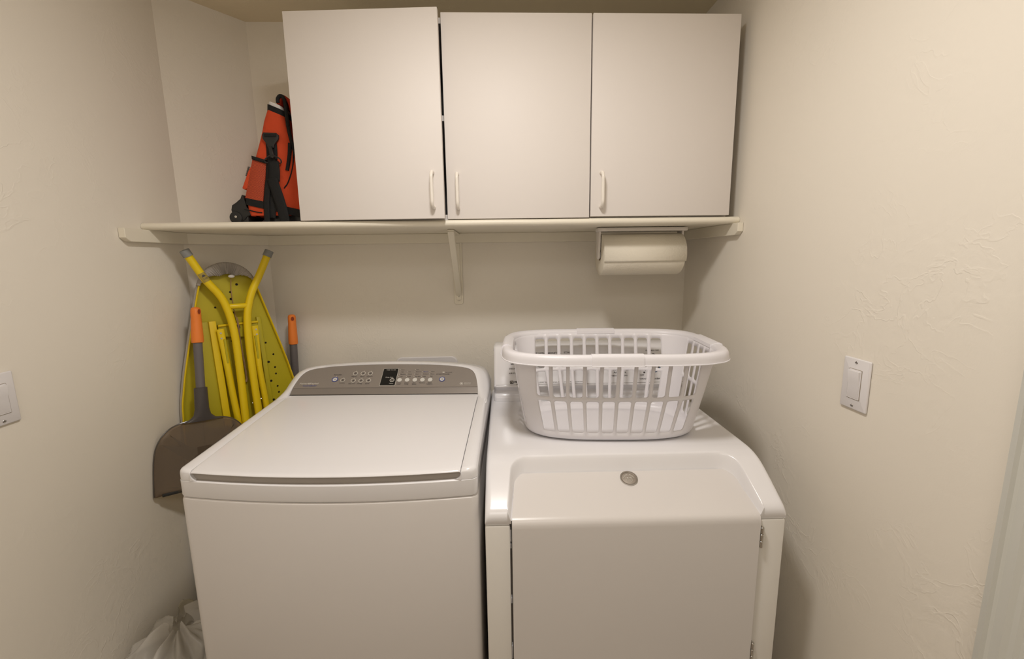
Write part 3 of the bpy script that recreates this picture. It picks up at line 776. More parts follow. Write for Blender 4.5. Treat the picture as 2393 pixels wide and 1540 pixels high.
# ================================================================ LAUNDRY BASKET
BK = thing('laundry_basket', 'white plastic laundry basket with slotted sides on top of the dryer', 'laundry basket', (.354, -.573, 1.0042), radians(-4.2))
HB = .246
def sup(a, n, hx, hy):
    c, s_ = cos(a), sin(a); r = (abs(c/hx)**n+abs(s_/hy)**n)**(-1/n); return r*c, r*s_
XE = {1: .211, -1: .2145}; RX, RY, RN = .26, .162, 4.5
def shell(t, z, out=0):
    """t in [0,1) perimeter; z height above base -> point on basket wall. Slotted stretches keep their width, corners take up the taper."""
    k = z/HB
    hx = .239 + (.276-.239)*k**.92 + out; hy = .136 + (.186-.136)*k**.92 + out
    n = 3.0+1.2*k
    xr, yr = sup(angle_at(t), RN, RX, RY)
    c_ = 2**(-1/RN); cn = 2**(-1/n)
    if abs(xr/RX) <= c_+1e-9:
        u = xr/(RX*c_); sd = 1 if yr > 0 else -1; xe = XE[sd]; ue = xe/(RX*c_); xc = hx*cn
        a = abs(u); x = a/ue*min(xe, xc*.98) if a < ue else min(xe, xc*.98) + (a-ue)/(1-ue)*(xc-min(xe, xc*.98))
        x = math.copysign(x, u); y = sd*hy*max(0, 1-abs(x/hx)**n)**(1/n)
    else:
        u = yr/(RY*c_); y = u*hy*cn; x = math.copysign(hx*max(0, 1-abs(y/hy)**n)**(1/n), xr)
    return x, y
LUT = []
def build_lut():
    pts = []; N = 2000; L = [0]
    p = None
    for i in range(N+1):
        a = 2*pi*i/N - pi/4*0 ; q_ = sup(a, 4.5, .26, .162)
        if p: L.append(L[-1]+math.dist(p, q_))
        p = q_
    return [l/L[-1] for l in L]
LUT = build_lut()
import bisect
def angle_at(t):
    t = t % 1.0; i = bisect.bisect_left(LUT, t); i = max(1, min(len(LUT)-1, i))
    a, b = LUT[i-1], LUT[i]; f_ = (t-a)/(b-a) if b > a else 0
    return 2*pi*(i-1+f_)/2000
def t_at_angle(a): 
    x = (a/(2*pi)) % 1.0*2000; i = int(x); return LUT[i]+(LUT[min(i+1, 2000)]-LUT[i])*(x-i)
def bpnt(t, z, out=0):
    x, y = shell(t, z, out); return (x, y, z)
# layout: long sides: 10 slots, short sides: 5 slots
def t_for_x(x, side):   # side -1 front
    hx, hy = .26, .162; r = (1-abs(x/hx)**4.5)**(1/4.5)*hy*side
    return t_at_angle(atan2(r, x))
def t_for_y(y, side):
    hx, hy = .26, .162; r = (1-abs(y/hy)**4.5)**(1/4.5)*hx*side
    return t_at_angle(atan2(y, r))
segs = []   # (t0,t1,slot?) CCW
def addside(pts_t):
    return pts_t
pf, pb_ = XE[-1]/5, XE[1]/5
fr_b = [t_for_x(-5*pf+pf*k, -1) for k in range(11)]
rt_b = [t_for_y(-.090+.036*k, 1) for k in range(6)]
bk_b = [t_for_x(5*pb_-pb_*k, 1) for k in range(11)]
lf_b = [t_for_y(.090-.036*k, -1) for k in range(6)]
m = MB()
def unwrap(lst, base):
    out = []
    for v in lst:
        while v < base-1e-9: v += 1
        out.append(v); base = v
    return out
fr_u = unwrap(fr_b, fr_b[0]); rt_u = unwrap(rt_b, fr_u[-1]); bk_u = unwrap(bk_b, rt_u[-1]); lf_u = unwrap(lf_b, bk_u[-1])
zlo, zmid, zhi = .016, .1265, HB
SLOTS = ((zlo, zmid, .0265, .1215), (zmid, zhi, .1320, .226))
TLO, THI = set(), set()
def slotcell(t0, t1, zc0, zc1, z0, z1, fracw):
    n = 6; wt = (t1-t0)*fracw; tc = (t0+t1)/2; hz_ = (z1-z0)/2; zc = (z0+z1)/2
    rz = .0068; rt = rz/1.5
    inner = []; outer = []
    for (sx, sz, a0) in ((1, 1, 0), (-1, 1, 90), (-1, -1, 180), (1, -1, 270)):
        for k in range(n+1):
            ang = radians(a0+90*k/n); ca_, sa_ = cos(ang), sin(ang)
            inner.append((tc+sx*(wt/2-rt)+rt*ca_, zc+sz*(hz_-rz)+rz*sa_))
            q_ = max(abs(ca_), abs(sa_)); c, s_ = ca_/q_, sa_/q_
            ox = tc+sx*(wt/2-rt) + c*((t1-t0)/2-(wt/2-rt)); ozc = zc+sz*(hz_-rz)
            oz = ozc + s_*((zc1-ozc) if s_ > 0 else (ozc-zc0))
            outer.append((ox, oz))
            if abs(oz-zlo) < 1e-7: TLO.add(round(ox % 1, 7))
            if abs(oz-zhi) < 1e-7: THI.add(round(ox % 1, 7))
    m.rows([[bpnt(*p) for p in ring_] for ring_ in (inner, outer)], closed=True)
    return sorted(set(round(b, 7) for a, b in outer if abs(a-t1) < 1e-7))
for lst, fw_ in ((fr_u, .78), (rt_u, .66), (bk_u, .74), (lf_u, .66)):
    for a, b in zip(lst, lst[1:]):
        ZS = []
        for zc0, zc1, z0, z1 in SLOTS: ZS += slotcell(a, b, zc0, zc1, z0, z1, fw_)
ZS = sorted(set(ZS))
for a, b in ((fr_u[-1], rt_u[0]), (rt_u[-1], bk_u[0]), (bk_u[-1], lf_u[0]), (lf_u[-1], fr_u[0]+1)):
    tt = [a+(b-a)*i/16 for i in range(17)]
    m.rows([[bpnt(t, z) for t in tt] for z in ZS])
    for t in tt: TLO.add(round(t % 1, 7))
TLO = sorted(TLO); TLO = [t for i, t in enumerate(TLO) if i == 0 or t-TLO[i-1] > 2e-7]
# rounded bottom edge and base
rws = []
for z, o_ in ((zlo, 0), (.0095, -.0015), (.005, -.005), (.0018, -.010), (0, -.018), (.0015, -.022), (.0015, -.060)):
    rws.append([(*shell(t, max(z, .001), o_), z) for t in TLO])
m.rows(rws, closed=True, cap=(False, True))
bw = m.build('slotted_tub', M_BASKET, BK, ang=50)
md = bw.modifiers.new('solid', 'SOLIDIFY'); md.thickness = .0028; md.offset = -1
# rim: curved flange with downturned skirt
def rimrows(t0, t1, n, g=0):
    R = []
    prof = [(-.0035, HB-.004), (-.0025, HB+.002), (.001, HB+.0055), (.008, HB+.0085), (.016, HB+.0085), (.0215, HB+.006), (.0242, HB+.0005), (.0252, HB-.006), (.0258, HB-.012), (.0261, HB-.0155), (.0280, HB-.016), (.0280, HB-.0178), (.0246, HB-.0178), (.0225, HB-.006), (.019, HB+.002), (.010, HB+.0045), (.002, HB+.001), (.000, HB-.006)]
    for i in range(n+1):
        t = t0+(t1-t0)*i/n; row = []
        for o_, z in prof:
            gg = g if o_ > .0 else -g*.6
            x, y = shell(t, HB, o_+gg); row.append((x, y, z+(g if z > HB-.002 else -g*.3)))
        R.append(row)
    return R
RM = MB(); rr_ = rimrows(0, 1, 200); rr_[-1] = rr_[0]; RM.rows(rr_, closed=True); RM.build('rim', M_BASKET, BK, ang=50)
for tt, hw in ((t_for_x(-.010, -1), .042), (t_for_x(-.004, 1), .041), (t_for_y(.0, 1), .036), (t_for_y(.0, -1), .036)):
    RG = MB(); RG.rows(rimrows(tt-hw, tt+hw, 16, .0024), closed=True, cap=(True, True)); RG.build('grip', M_BASKET, BK, ang=50)

# ================================================================ IRONING BOARD
phi, lean = radians(43), radians(5)
bu = Vector((cos(phi), sin(phi), 0)); bback = Vector((-sin(phi), cos(phi), 0)); bw_ = Vector((0, 0, 1))*cos(lean)+bback*sin(lean)
VB = .884
BQ = Vector((-1.03, -.356, .973)) + bu*.18 - bw_*VB + Vector((0, 0, .002))
ib = thing('ironing_board', 'yellow metal ironing board folded and stood upright in the corner, legs up', 'ironing board', mw=frame(BQ, bu, bw_))
hwT = [(-.884, .0), (-.880, .075), (-.868, .120), (-.84, .155), (-.78, .178), (-.60, .187), (-.30, .190), (-.0, .1815), (.10, .168), (.187, .1495), (.32, .1165), (.43, .088), (.470, .0725), (.494, .054), (.507, .034), (.5135, .016), (.5155, 0)]
left = [(-h_, v+VB) for v, h_ in hwT]; right = [(h_, v+VB) for v, h_ in hwT[::-1]]
def outl(scale=0):
    L_ = spline([(a, b, 0) for a, b in hwT and [(-h_, v+VB) for v, h_ in hwT]], 5)
    pts = [(p.x, p.y) for p in L_]; pts += [(-a, b) for a, b in pts[-2:0:-1]]
    if scale:
        n = len(pts); out = []
        for i in range(n):
            a = Vector(pts[i-1]); b = Vector(pts[(i+1) % n]); d = (b-a).normalized(); nn = Vector((-d.y, d.x))
            out.append((pts[i][0]+nn.x*scale, pts[i][1]+nn.y*scale))
        return out
    return pts
out0 = outl()
holes = [(.2094, .4435), (.1598, .4173), (.1861, .4171), (.1857, .3925), (.1343, .3662), (.1864, .343), (.1874, .318), (.2783, .22), (.2994, .1722), (.2797, .1457), (.2994, .1221), (.2994, .097), (.2799, .0726), (.2997, .0482), (.3014, .0241), (.2801, -.0012), (.0699, .1367), (.0707, .062), (.0717, -.012), (.170, .2421), (.172, .1903), (.172, .1668), (.172, .11), (.172, .08), (.172, .02), (.19, .23), (.19, .14), (.19, .05), (.19, 0)]
for k in range(8):
    for u_ in (.07, .17, .19, .28, .30): holes.append((u_, -.06-.07*k))
def big(i): return .0046 if i % 3 == 0 else .0036
pts = [Vector(p) for p in out0]; edges = [(i, (i+1) % len(pts)) for i in range(len(pts))]; hc = []
for i, (u_, v_) in enumerate(holes):
    cx, cy = u_-.18, v_+VB; r = big(i); hc.append((cx, cy, r)); k = len(pts)
    pts += [Vector(p) for p in circ(r, 10, cx, cy)]; edges += [(k+j, k+(j+1) % 10) for j in range(10)]
res = delaunay_2d_cdt(pts, edges, [], 0, 1e-6)
vv, ff = res[0], res[2]
def inpoly(p, poly):
    c = False; n = len(poly)
    for i in range(n):
        x1, y1 = poly[i]; x2, y2 = poly[i-1]
        if (y1 > p[1]) != (y2 > p[1]) and p[0] < (x2-x1)*(p[1]-y1)/(y2-y1)+x1: c = not c
    return c
keep = []
for f_ in ff:
    c = sum((vv[i] for i in f_), Vector((0, 0)))/len(f_)
    if not inpoly(c, out0): continue
    if any((c.x-a)**2+(c.y-b)**2 < (r*.97)**2 for a, b, r in hc): continue
    keep.append(f_)
m = MB(); m.add([(p.x, 0, p.y) for p in vv], keep)
# flange toward the viewer
def ringb(sc, y): return [(a, y, b) for a, b in outl(sc)]
m.rows([ringb(0, 0), ringb(0, -.016), ringb(.0015, -.0175), ringb(.003, -.016), ringb(.003, .002), ringb(0.0, .0025)], closed=True)
m.build('board', M_YELD, ib, ang=40, fixn=False, smooth=False)
rim_m = MB(); rim_m.rows([ringb(-.0006, -.002), ringb(-.0008, -.0165), ringb(.0015, -.0190), ringb(.0040, -.0165), ringb(.0040, -.002)], closed=True)
rim_m.build('edge_flange', M_YEL, ib)
# cover: padded back plus gathered cap folded over the tip
cv = MB()
def puff(sc, y): return [(a*(1+.0), y, b) for a, b in outl(sc)]
cv.rows([puff(.0042, -.006), puff(.0062, .002), puff(.0070, .010), puff(.004, .017), puff(-.02, .020)], closed=True, cap=(False, True))
cv.build('padded_cover', M_COVERL, ib)
hd = MB(); ROWS = []
sst0 = lambda t: t*t*(3-2*t)
L_ = outl(); n = len(L_)
idx = [i for i in range(n) if L_[i][1] > VB+.436]
idx.sort(key=lambda i: (atan2(L_[i][1]-(VB+.40), L_[i][0])), reverse=True)
dense = []
for a, b in zip(idx, idx[1:]):
    for k in range(8):
        t = k/8; dense.append((L_[a][0]*(1-t)+L_[b][0]*t, L_[a][1]*(1-t)+L_[b][1]*t))
dense.append(L_[idx[-1]])
nd = len(dense)
for s_i, (ins, yy, wv) in enumerate(((.0070, .012, .2), (.0085, .002, .3), (.0083, -.010, .4), (.0072, -.0200, .5), (.0010, -.0250, .9), (-.015, -.0258, 1.3), (-.0325, -.0230, 1.5), (-.0345, -.0190, 1.5))):
    row = []
    for k, (a, b) in enumerate(dense):
        ca_, cb_ = dense[max(0, k-3)], dense[min(nd-1, k+3)]
        d = Vector((cb_[0]-ca_[0], cb_[1]-ca_[1])).normalized(); nn = Vector((-d.y, d.x))
        fold = min(1, min(k, nd-1-k)/(nd*.28))
        i2 = ins if ins > 0 else ins*(.0+1.0*sst0(fold))
        rip = .0011*wv*(sin(k*.42)+.7*sin(k*.93+1)+.4*noise.noise(Vector((k*.6, 0, 0))))
        row.append((a+nn.x*(i2+rip*.6), yy-abs(rip)*1.1, b+nn.y*(i2+rip*.6)))
    ROWS.append(row)
hd.rows(ROWS).build('gathered_cap', M_COVER, ib, ang=70, fixn=False)
# folded rear-cover strip seen beyond the left edge is part of padded_cover; pull cord and toggle
OFF = -.045
U = lambda u_, v_, y=OFF: (u_-.18, y, v_+VB)
def leg(pts, r, name='leg', caps=None):
    p = spline([U(*q_) for q_ in pts], 6); o = MB().tube(p, r, 18).build(name, M_YEL, ib); return o
lA = leg([(.0717, .5414), (.1093, .4622), (.145, .405), (.1605, .358), (.1690, .3050), (.1728, .2404), (.1719, .0861), (.1693, -.047), (.165, -.25), (.16, -.45)], .0125)
lB = leg([(.3100, .5425), (.3010, .5241), (.2730, .4680), (.2460, .4175), (.2290, .3700), (.2180, .3200), (.2125, .2346), (.2116, .1092), (.2133, -.027), (.216, -.25), (.22, -.45)], .0125)
for nm, pts_, par in (('foot_cap', [(.0625, .5610, -.048), (.0720, .5410, -.045)], lA), ('foot_cap', [(.3185, .5600, -.048), (.3080, .5385, -.045)], lB)):
    a, b = [Vector(U(q_[0], q_[1], q_[2])) for q_ in pts_]
    d = (b-a).normalized()
    MB().tube([a, a+d*.0008, a+d*.003, b], [.0128, .0145, .0150, .0150], 20).build(nm, M_GREYCAP, par)
# sticker on the left leg
a = Vector(U(.0985, .4840)); b = Vector(U(.1130, .4555)); d = (b-a); dn = d.normalized(); side = dn.cross(Vector((0, 1, 0))).normalized()
stk = []
for i in range(5):
    p = a+d*i/4; stk.append([tuple(p + (side*sin(t)+Vector((0, -1, 0))*cos(t))*.01285) for t in [radians(-62+124*k/10) for k in range(11)]])
so = MB().rows(stk).build('sticker', M_STICK, lA)
Ms = Matrix((dn, -side if side.x > 0 else side, Vector((0, -1, 0)))).transposed().to_4x4()
xx = -side if False else side
Ms = Matrix((xx, -dn if True else dn, Vector((0, -1, 0)))).transposed().to_4x4(); Ms.translation = (a+b)/2 + Vector((0, -.0132, 0))
if Ms.to_3x3().determinant() < 0: Ms = Matrix((-xx, -dn, Vector((0, -1, 0)))).transposed().to_4x4(); Ms.translation = (a+b)/2 + Vector((0, -.0132, 0))
tm = MB(); text_mb(tm, [('120', 0, -.005, .0052, 'CENTER', 1.2)], M=Ms)
tm.prism([(-.006, .002), (.006, .002), (.004, .0075), (.0, .010), (-.004, .0075)], 0, .0002, M=Ms)
tm.build('print', M_PRINT, so, smooth=False, fixn=False) if 0 else tm.build('lettering', M_PRINT, lA, smooth=False, fixn=False)
def bar(pts, r, name): return MB().tube([U(*q_) for q_ in pts], r, 14).build(name, M_YEL, ib)
MB().tube([U(.158, .3665), U(.172, .3660), U(.222, .3650), U(.236, .3650)], [.004, .0095, .0095, .004], 14).build('cross_brace', M_YEL, ib)
# inner leg pair with flattened, grooved ends
for pts_, sg in (([(.1400, .1400), (.1432, .0617), (.1488, -.0491), (.155, -.25), (.16, -.44)], 1), ([(.2368, .1400), (.2395, .0800), (.2440, -.0200), (.248, -.25), (.25, -.44)], -1)):
    o = MB().tube(spline([U(u_, v_, -.034) for u_, v_ in pts_], 5), .0108, 16)
    u0, v0 = pts_[0]; tip = (u0-.0075*sg*0-.006, .283)
    rws = []
    for k in range(9):
        t = k/8; uu = u0 + ((.1335 if sg > 0 else .2405)-u0)*t; v_ = v0+(.290-v0)*t
        hw = .0108+.0008*t; dep = .0108*(1-t)+.0035*t
        c = U(uu, v_, -.034+.016*t*0)
        rws.append([(c[0]+hw*cos(q_), c[1]+dep*sin(q_), c[2]) for q_ in [2*pi*j/16 for j in range(16)]])
    o.rows(rws, closed=True, cap=(True, True)); lo = o.build('leg', M_YEL, ib)
    # groove
    g = MB().prism(rrect(.0060, .085, .0030, 4, (.1405 if sg > 0 else .2365)-.18, .212+VB), -.0449, -.0350, axis='y', bev=.0004, seg=1)
    g.build('groove', M_YELD, lo)
    for dv in (.276, .258):
        MB().prism(circ(.0032, 12, (.1325 if sg > 0 else .2425)-.18, dv+VB), -.0400, -.0365, axis='y').build('rivet', M_CHROME, lo)
# stamped guide rails and hinge plate on the sheet
MB().prism([(-.1225, VB+.320), (-.052, VB+.3185), (-.052, VB-.45), (-.1400, VB-.45)], -.007, -.0015, axis='y', bev=.0025, seg=2).build('guide_rail', M_YELD, ib)
MB().prism([(-.0745, VB+.3195), (-.053, VB+.3190), (-.045, VB-.45), (-.068, VB-.45)], -.020, -.006, axis='y', bev=.003, seg=2).build('guide_rail', M_YEL, ib)
MB().prism([(.0750, VB+.3205), (.0905, VB+.3200), (.0985, VB-.45), (.082, VB-.45)], -.012, -.0015, axis='y', bev=.003, seg=2).build('guide_rail', M_YELD, ib)
MB().prism([(-.0490, VB+.305), (.078, VB+.307), (.074, VB+.246), (-.0490, VB+.262)], -.016, -.004, axis='y', bev=.002, seg=1).build('hinge_plate', M_YELD, ib)
MB().prism([(-.0490, VB+.297), (.078, VB+.299), (.078, VB+.307), (-.0490, VB+.305)], -.022, -.014, axis='y', bev=.002, seg=1).build('hinge_plate', M_YEL, ib)
MB().prism(circ(.0075, 16, .0095, VB+.2905), -.0235, -.0215, axis='y').build('pivot_hole', M_DARK, ib)
MB().tube([U(.20, .009, -.03), U(.235, .020, -.03)], .003, 8).build('wire_catch', M_CHROME, ib)
cordp = spline([U(.1925, .4704, -.012), U(.1885, .42, -.006), U(.1900, .34, -.006), U(.1900, .31, -.024), U(.1905, .24, -.018), U(.1960, .15, -.012), U(.1970, .10, -.010)], 8)
ck = MB().tube(cordp, .0014, 6); ck.tube([(p[0]+.0025, p[1]-.002, p[2]) for p in cordp[20:]], .0013, 6)
ck.tube([(cordp[-1][0]-.003, cordp[-1][1], cordp[-1][2]-.012), (cordp[-1][0]+.002, cordp[-1][1], cordp[-1][2]-.002), (cordp[-1][0]+.002, cordp[-1][1], cordp[-1][2]+.010)], [.004, .0035, .0015], 8)
ck.build('pull_cord', M_CORD, ib)
b = bmesh.new(); bmesh.ops.create_uvsphere(b, u_segments=16, v_segments=10, radius=1)
for v in b.verts: v.co = Vector((v.co.x*.0105, v.co.y*.006, v.co.z*.0060)) + Vector(U(.1915, .4720, -.024))
MB().bm(b).build('cord_toggle', M_PLATE, ib)

# ================================================================ BROOM
def polytube_thing(): pass
bt = Vector((-.775, -.062, 1.289)); bb = Vector((-.802, -.075, FLOOR+.30))
dirb = (bt-bb).normalized()
# axis follows the photo: slight lean
base = Vector((bb.x, bb.y, FLOOR))
brm = thing('broom', 'orange-gripped grey broom handle standing behind the washing machine', 'broom', base)
Tm = Matrix.Translation(-base)
MB().tube([bb, bt-dirb*.10], .0142, 20, M=Tm).build('handle', M_TUBE, brm)
def grip(T_, top, d, scale=1.0):
    m = MB(); L = .118
    pr = [(0.0, .0040), (.0008, .0090), (.004, .0125), (.010, .0145), (.030, .0150), (.034, .0146), (.060, .0160), (.095, .0172), (.112, .0174), (L, .0170), (L+.001, .0140)]
    m.tube([top-d*a for a, r in pr], [r for a, r in pr], 20, M=T_)
    return m
gr = grip(Tm, bt, dirb).build('grip', M_ORANGE, brm)
def hang_hole(T_, top, d, par, facing):
    c = top-d*.016+facing*.0128
    x = d.cross(facing).normalized()
    rws = [[tuple(c + x*(r*cos(a)*.75)+d*(r*sin(a)*1.15) + facing*k) for a in [2*pi*j/18 for j in range(18)]] for r, k in ((.0090, .0014), (.0078, .0032), (.0066, .0014))]
    m = MB().rows(rws, closed=True, M=T_); m.build('hang_loop', M_ORANGE, par)
    rws = [[tuple(c + x*(r*cos(a)*.75)+d*(r*sin(a)*1.15) + facing*k) for a in [2*pi*j/18 for j in range(18)]] for r, k in ((.0068, .0022), (.0001, .0022))]
    MB().rows(rws, closed=True, M=T_).build('hang_hole', mat('orange_shadow', (.25, .04, .01), .7), par)
hang_hole(Tm, bt, dirb, gr, Vector((.55, -.835, 0)))
# head and bristles on the floor
MB().box((bb.x-.13, bb.y-.022, FLOOR+.10), (bb.x+.13, bb.y+.022, FLOOR+.15), .012, 3, M=Tm).tube([bb, Vector((bb.x, bb.y, FLOOR+.13))], [.0155, .020], 16, M=Tm).build('broom_head', M_TUBE, brm)
random.seed(3); m = MB()
for i in range(14):
    for j in range(3):
        x = bb.x-.118+.236*i/13; y = bb.y-.014+.014*j
        m.tube([(x, y, FLOOR+.105), (x+(i-6.5)*.0018, y+(j-1)*.003, FLOOR+.002)], [.006, .0085], 6, M=Tm)
bo = m.build('bristles', M_BPL, brm); bo['kind'] = 'stuff'

# ================================================================ DUSTPAN
phi, lean = radians(45), radians(8)
du = Vector((cos(phi), sin(phi), 0)); dback = Vector((-sin(phi), cos(phi), 0)); dw = Vector((0, 0, 1))*cos(lean)+dback*sin(lean)
DQ = Vector((-1.03, -.49, .775))
rt_ = radians(-4.5)   # slight tilt in plane
du2 = du*cos(rt_)+dw*sin(rt_); dw2 = -du*sin(rt_)+dw*cos(rt_)
DO = DQ + du*.1155 + dw*(-.012)
dpn = thing('dustpan', 'smoky grey long-handled dustpan with orange grip leaning on the left wall', 'dustpan', mw=frame(DO, du2, dw2))
HWp, HS = .1375, .2255
def panout(ins, y, top=0):
    pts = []
    half = [(0.0245, HS), (.040, HS-.006), (.062, HS-.010), (.086, HS-.020), (.108, HS-.041), (.1235, HS-.070), (.131, HS-.105), (.1345, HS-.150), (.1375, 0.0)]
    sp = spline([(a, b, 0) for a, b in half], 5)
    R_ = [(p.x, p.y) for p in sp]
    R_ = [(max(.001, a-ins*(1 if b < HS-.03 else .6)), b-ins*(.0 if b < .02 else 1)*(1 if b > HS-.06 else .3)) for a, b in R_]
    return [(-a, y, b) for a, b in R_[::-1]] + [(a, y, b) for a, b in R_]
def P2(ins, y): return panout(ins, y)
m = MB(); m.rows([P2(0, 0), P2(.001, -.006), P2(.005, -.010), P2(.012, -.0085), P2(.030, -.0095), P2(.06, -.012), P2(.10, -.013)])
# close centre
c = P2(.10, -.013); nn_ = len(c)//2
m.rows([c[:nn_], c[nn_:][::-1]])
pan = m.build('pan', M_PAN, dpn, ang=50); pan.modifiers.new('s', 'SOLIDIFY').thickness = .0016
MB().tube([(-.135, -.003, .002), (-.1375, -.003, .10)] and [tuple(Vector(p)+Vector((0, -.001, 0))) for p in P2(0.0, 0)], .0021, 8).build('pan_edge', M_SMOKE, dpn)
MB().box((-.118, -.012, -.003), (.130, -.003, .006), .001).build('rubber_lip', M_BPL, dpn)
# socket
rws = []
for zz, hw, dd in ((HS-.010, .060, .008), (HS-.002, .036, .011), (HS+.010, .0245, .014), (HS+.03, .0205, .0165), (HS+.055, .0200, .0165), (HS+.10, .0190, .0165), (HS+.1015, .0165, .014)):
    rws.append([(hw*cos(a), -.010+dd*sin(a), zz) for a in [2*pi*j/24 for j in range(24)]])
MB().rows(rws, closed=True, cap=(True, True)).build('socket', M_PAN if 0 else mat('smoked_socket', (.075, .066, .064), .14), dpn)
# the handle aims at the measured grip top
def toloc(p): return dpn.matrix_world.inverted() @ Vector(p)
dpn_m = frame(DO, du2, dw2); inv = dpn_m.inverted()
gtop = inv @ (DQ + du*.1631 + dw*.5800); s0 = Vector((0.0, -.010, HS+.05)); dd_ = (gtop+Vector((0, -.010, 0))-s0)
gt = s0+dd_; dn_ = dd_.normalized()
MB().tube([s0, gt-dn_*.09], .0132, 20).build('handle', M_TUBE, dpn)
gp = grip(None, gt, dn_).build('grip', M_ORANGE, dpn)
hang_hole(None, gt, dn_, gp, Vector((.45, -.89, 0)).normalized())

# ================================================================ PAPER TOWEL
px0, px1, pyc = .3985, .6965, -.245
ph = thing('paper_towel_holder', 'white plastic paper towel holder screwed under the shelf', 'holder', ((px0+px1)/2, pyc, SH0))
Tp = Matrix.Translation(Vector((-(px0+px1)/2, -pyc, -SH0)))
MB().prism(rrect(px1-px0+.018, .060, .012, 4, (px0+px1)/2+.003, pyc-.01), SH0-.0145, SH0-.0012, bev=.004, seg=2, M=Tp).build('mounting_plate', M_HOLDER, ph)
RC = (pyc, 1.5035)
for x0, x1 in ((px0-.001, px0+.006), (px1-.006, px1+.001)):
    poly = [(pyc-.026, SH0-.012), (pyc+.02, SH0-.012), (pyc+.014, 1.508)] + [(RC[0]-.003+.0165*cos(a), RC[1]+.0165*sin(a)) for a in [radians(0-180*k/10) for k in range(11)]]
    MB().prism(poly, x0, x1, axis='x', bev=.0018, seg=2, M=Tp).build('arm', M_HOLDER, ph)
for x0, x1 in ((px0+.005, px0+.016), (px1-.016, px1-.005)):
    MB().prism(circ(.0125, 20, RC[0], RC[1]), x0, x1, axis='x', M=Tp).build('spindle', M_HOLDER, ph)
pr_ = thing('paper_towel_roll', 'full roll of off-white paper towels hanging in the holder under the shelf', 'paper towel', ((px0+px1)/2, pyc, RC[1]))
T2 = Matrix.Translation(Vector((-(px0+px1)/2, -pyc, -RC[1])))
xa, xb = px0+.0085, px1-.0085; rad = .0715
sp_ = []
N = 56
def roll_r(k):
    return rad+.0022*(k/N)
m = MB(); rows = []
for x in [xa, xa+.0015, xa+.05, (xa+xb)/2, xb-.05, xb-.0015, xb]:
    sh_ = .0012 if x in (xa, xb) else 0
    rows.append([(x, RC[0]-(roll_r(k)-sh_)*cos(2*pi*k/N+.25), RC[1]-(roll_r(k)-sh_)*sin(2*pi*k/N+.25)) for k in range(N)])
m.rows(rows, closed=True, M=T2)
for x in (xa, xb):
    m.rows([[(x, RC[0]-(roll_r(k)-.0012)*f_*cos(2*pi*k/N+.25), RC[1]-(roll_r(k)-.0012)*f_*sin(2*pi*k/N+.25)) for k in range(N)] for f_ in (1, .6, .28)], closed=True, M=T2)
m.build('paper_sheets', M_PAPER, pr_, ang=60)
# loose end lying on the front of the roll
rows = []
for x in [xa-.001, (xa+xb)/2, xb+.0025]:
    rows.append([(x, RC[0]-(rad+.0027)*cos(a), RC[1]-(rad+.0027)*sin(a)) for a in [radians(-75+95*k/20) for k in range(21)]])
MB().rows(rows, M=T2).build('loose_sheet', M_PAPER, pr_, solid=.0004)
MB().tube([(xa+.0005, RC[0], RC[1]), (xb-.0005, RC[0], RC[1])], .0200, 24, cap=False, M=T2).build('cardboard_core', mat('cardboard', (.35, .24, .14), .9), pr_, solid=.001)

# ================================================================ LIGHT SWITCHES
def switch(name, label, mwx, two=False):
    t = thing(name, label, 'light switch', mw=mwx)
    wd = .0705 if not two else .116
    cx = 0
    MB().prism(rrect(wd, .1145, .003, 3, cx, 0), -.0062, -.0003, axis='y', bev=.003, seg=3).build('cover_plate', M_PLATE, t)
    xs_ = (0,) if not two else (-.023, .023)
    for x in xs_:
        m = MB(); m.prism(rrect(.0345, .0675, .0015, 2, x, 0), -.0070, -.0055, axis='y', mi=1)
        m.prism(rrect(.0325, .0655, .0012, 2, x, 0), -.0080, -.0065, axis='y', bev=.0004, seg=1, mi=0); m.build('switch_frame', [M_PLATE, mat('switch_gap', (.35, .30, .24), .6)], t)
        # rocker: upper half tilted proud
        pr2 = [(-.0082, -.0305), (-.0088, -.0290), (-.0092, -.002), (-.0098, .002), (-.0135, .0285), (-.0130, .0302), (-.0075, .0302), (-.0075, -.0305)]
        MB().prism([(a, b) for a, b in pr2], x-.0145, x+.0145, axis='x', bev=.0006, seg=1).build('rocker', M_PLATE, t)
        for z in (.0485, -.0485):
            m = MB().prism(circ(.0034, 16, x, z), -.0073, -.0055, axis='y', bev=.0006, seg=1)
            m.box((x-.0034, -.0078, z-.0005), (x+.0034, -.0071, z+.0005), mi=1); m.build('screw', [M_CHROME, M_DARK], t)
    return t
# right wall: viewer looks toward +x ; x_local = -y world
switch('light_switch', 'white rocker light switch on the right wall above the dryer side', frame((XR, -.9085, 1.2125), (0, -1, 0), (0, 0, 1)))
switch('light_switch', 'white rocker light switch on the left wall, cut by the picture edge', frame((XL, -.8795, 1.2085), (0, 1, 0), (0, 0, 1)), True)

# ================================================================ OUTLET BOX BEHIND WASHER
ob = thing('washer_outlet_box', 'white rounded plumbing box trim on the back wall behind the washing machine', 'wall box', (-.262, 0, .985))
fr_ = rrect(.262, .215, .028, 8, 0, 0); fi = rrect(.200, .150, .012, 8, 0, .005); fi2 = rrect(.190, .140, .008, 8, 0, .005)
n = len(fr_)
m = MB(); rws = [[(a, -.001, b) for a, b in fr_], [(a*.995, -.005, b*.995) for a, b in fr_], [(a*.975, -.0085, b*.97) for a, b in fr_], [(a, -.0085, b) for a, b in fi], [(a, -.0015, b) for a, b in fi2]]
m.rows(rws, closed=True).build('trim_frame', M_PLATE, ob)
MB().prism(fi2, -.0022, -.0012, axis='y').build('box_interior', M_DARK, ob)

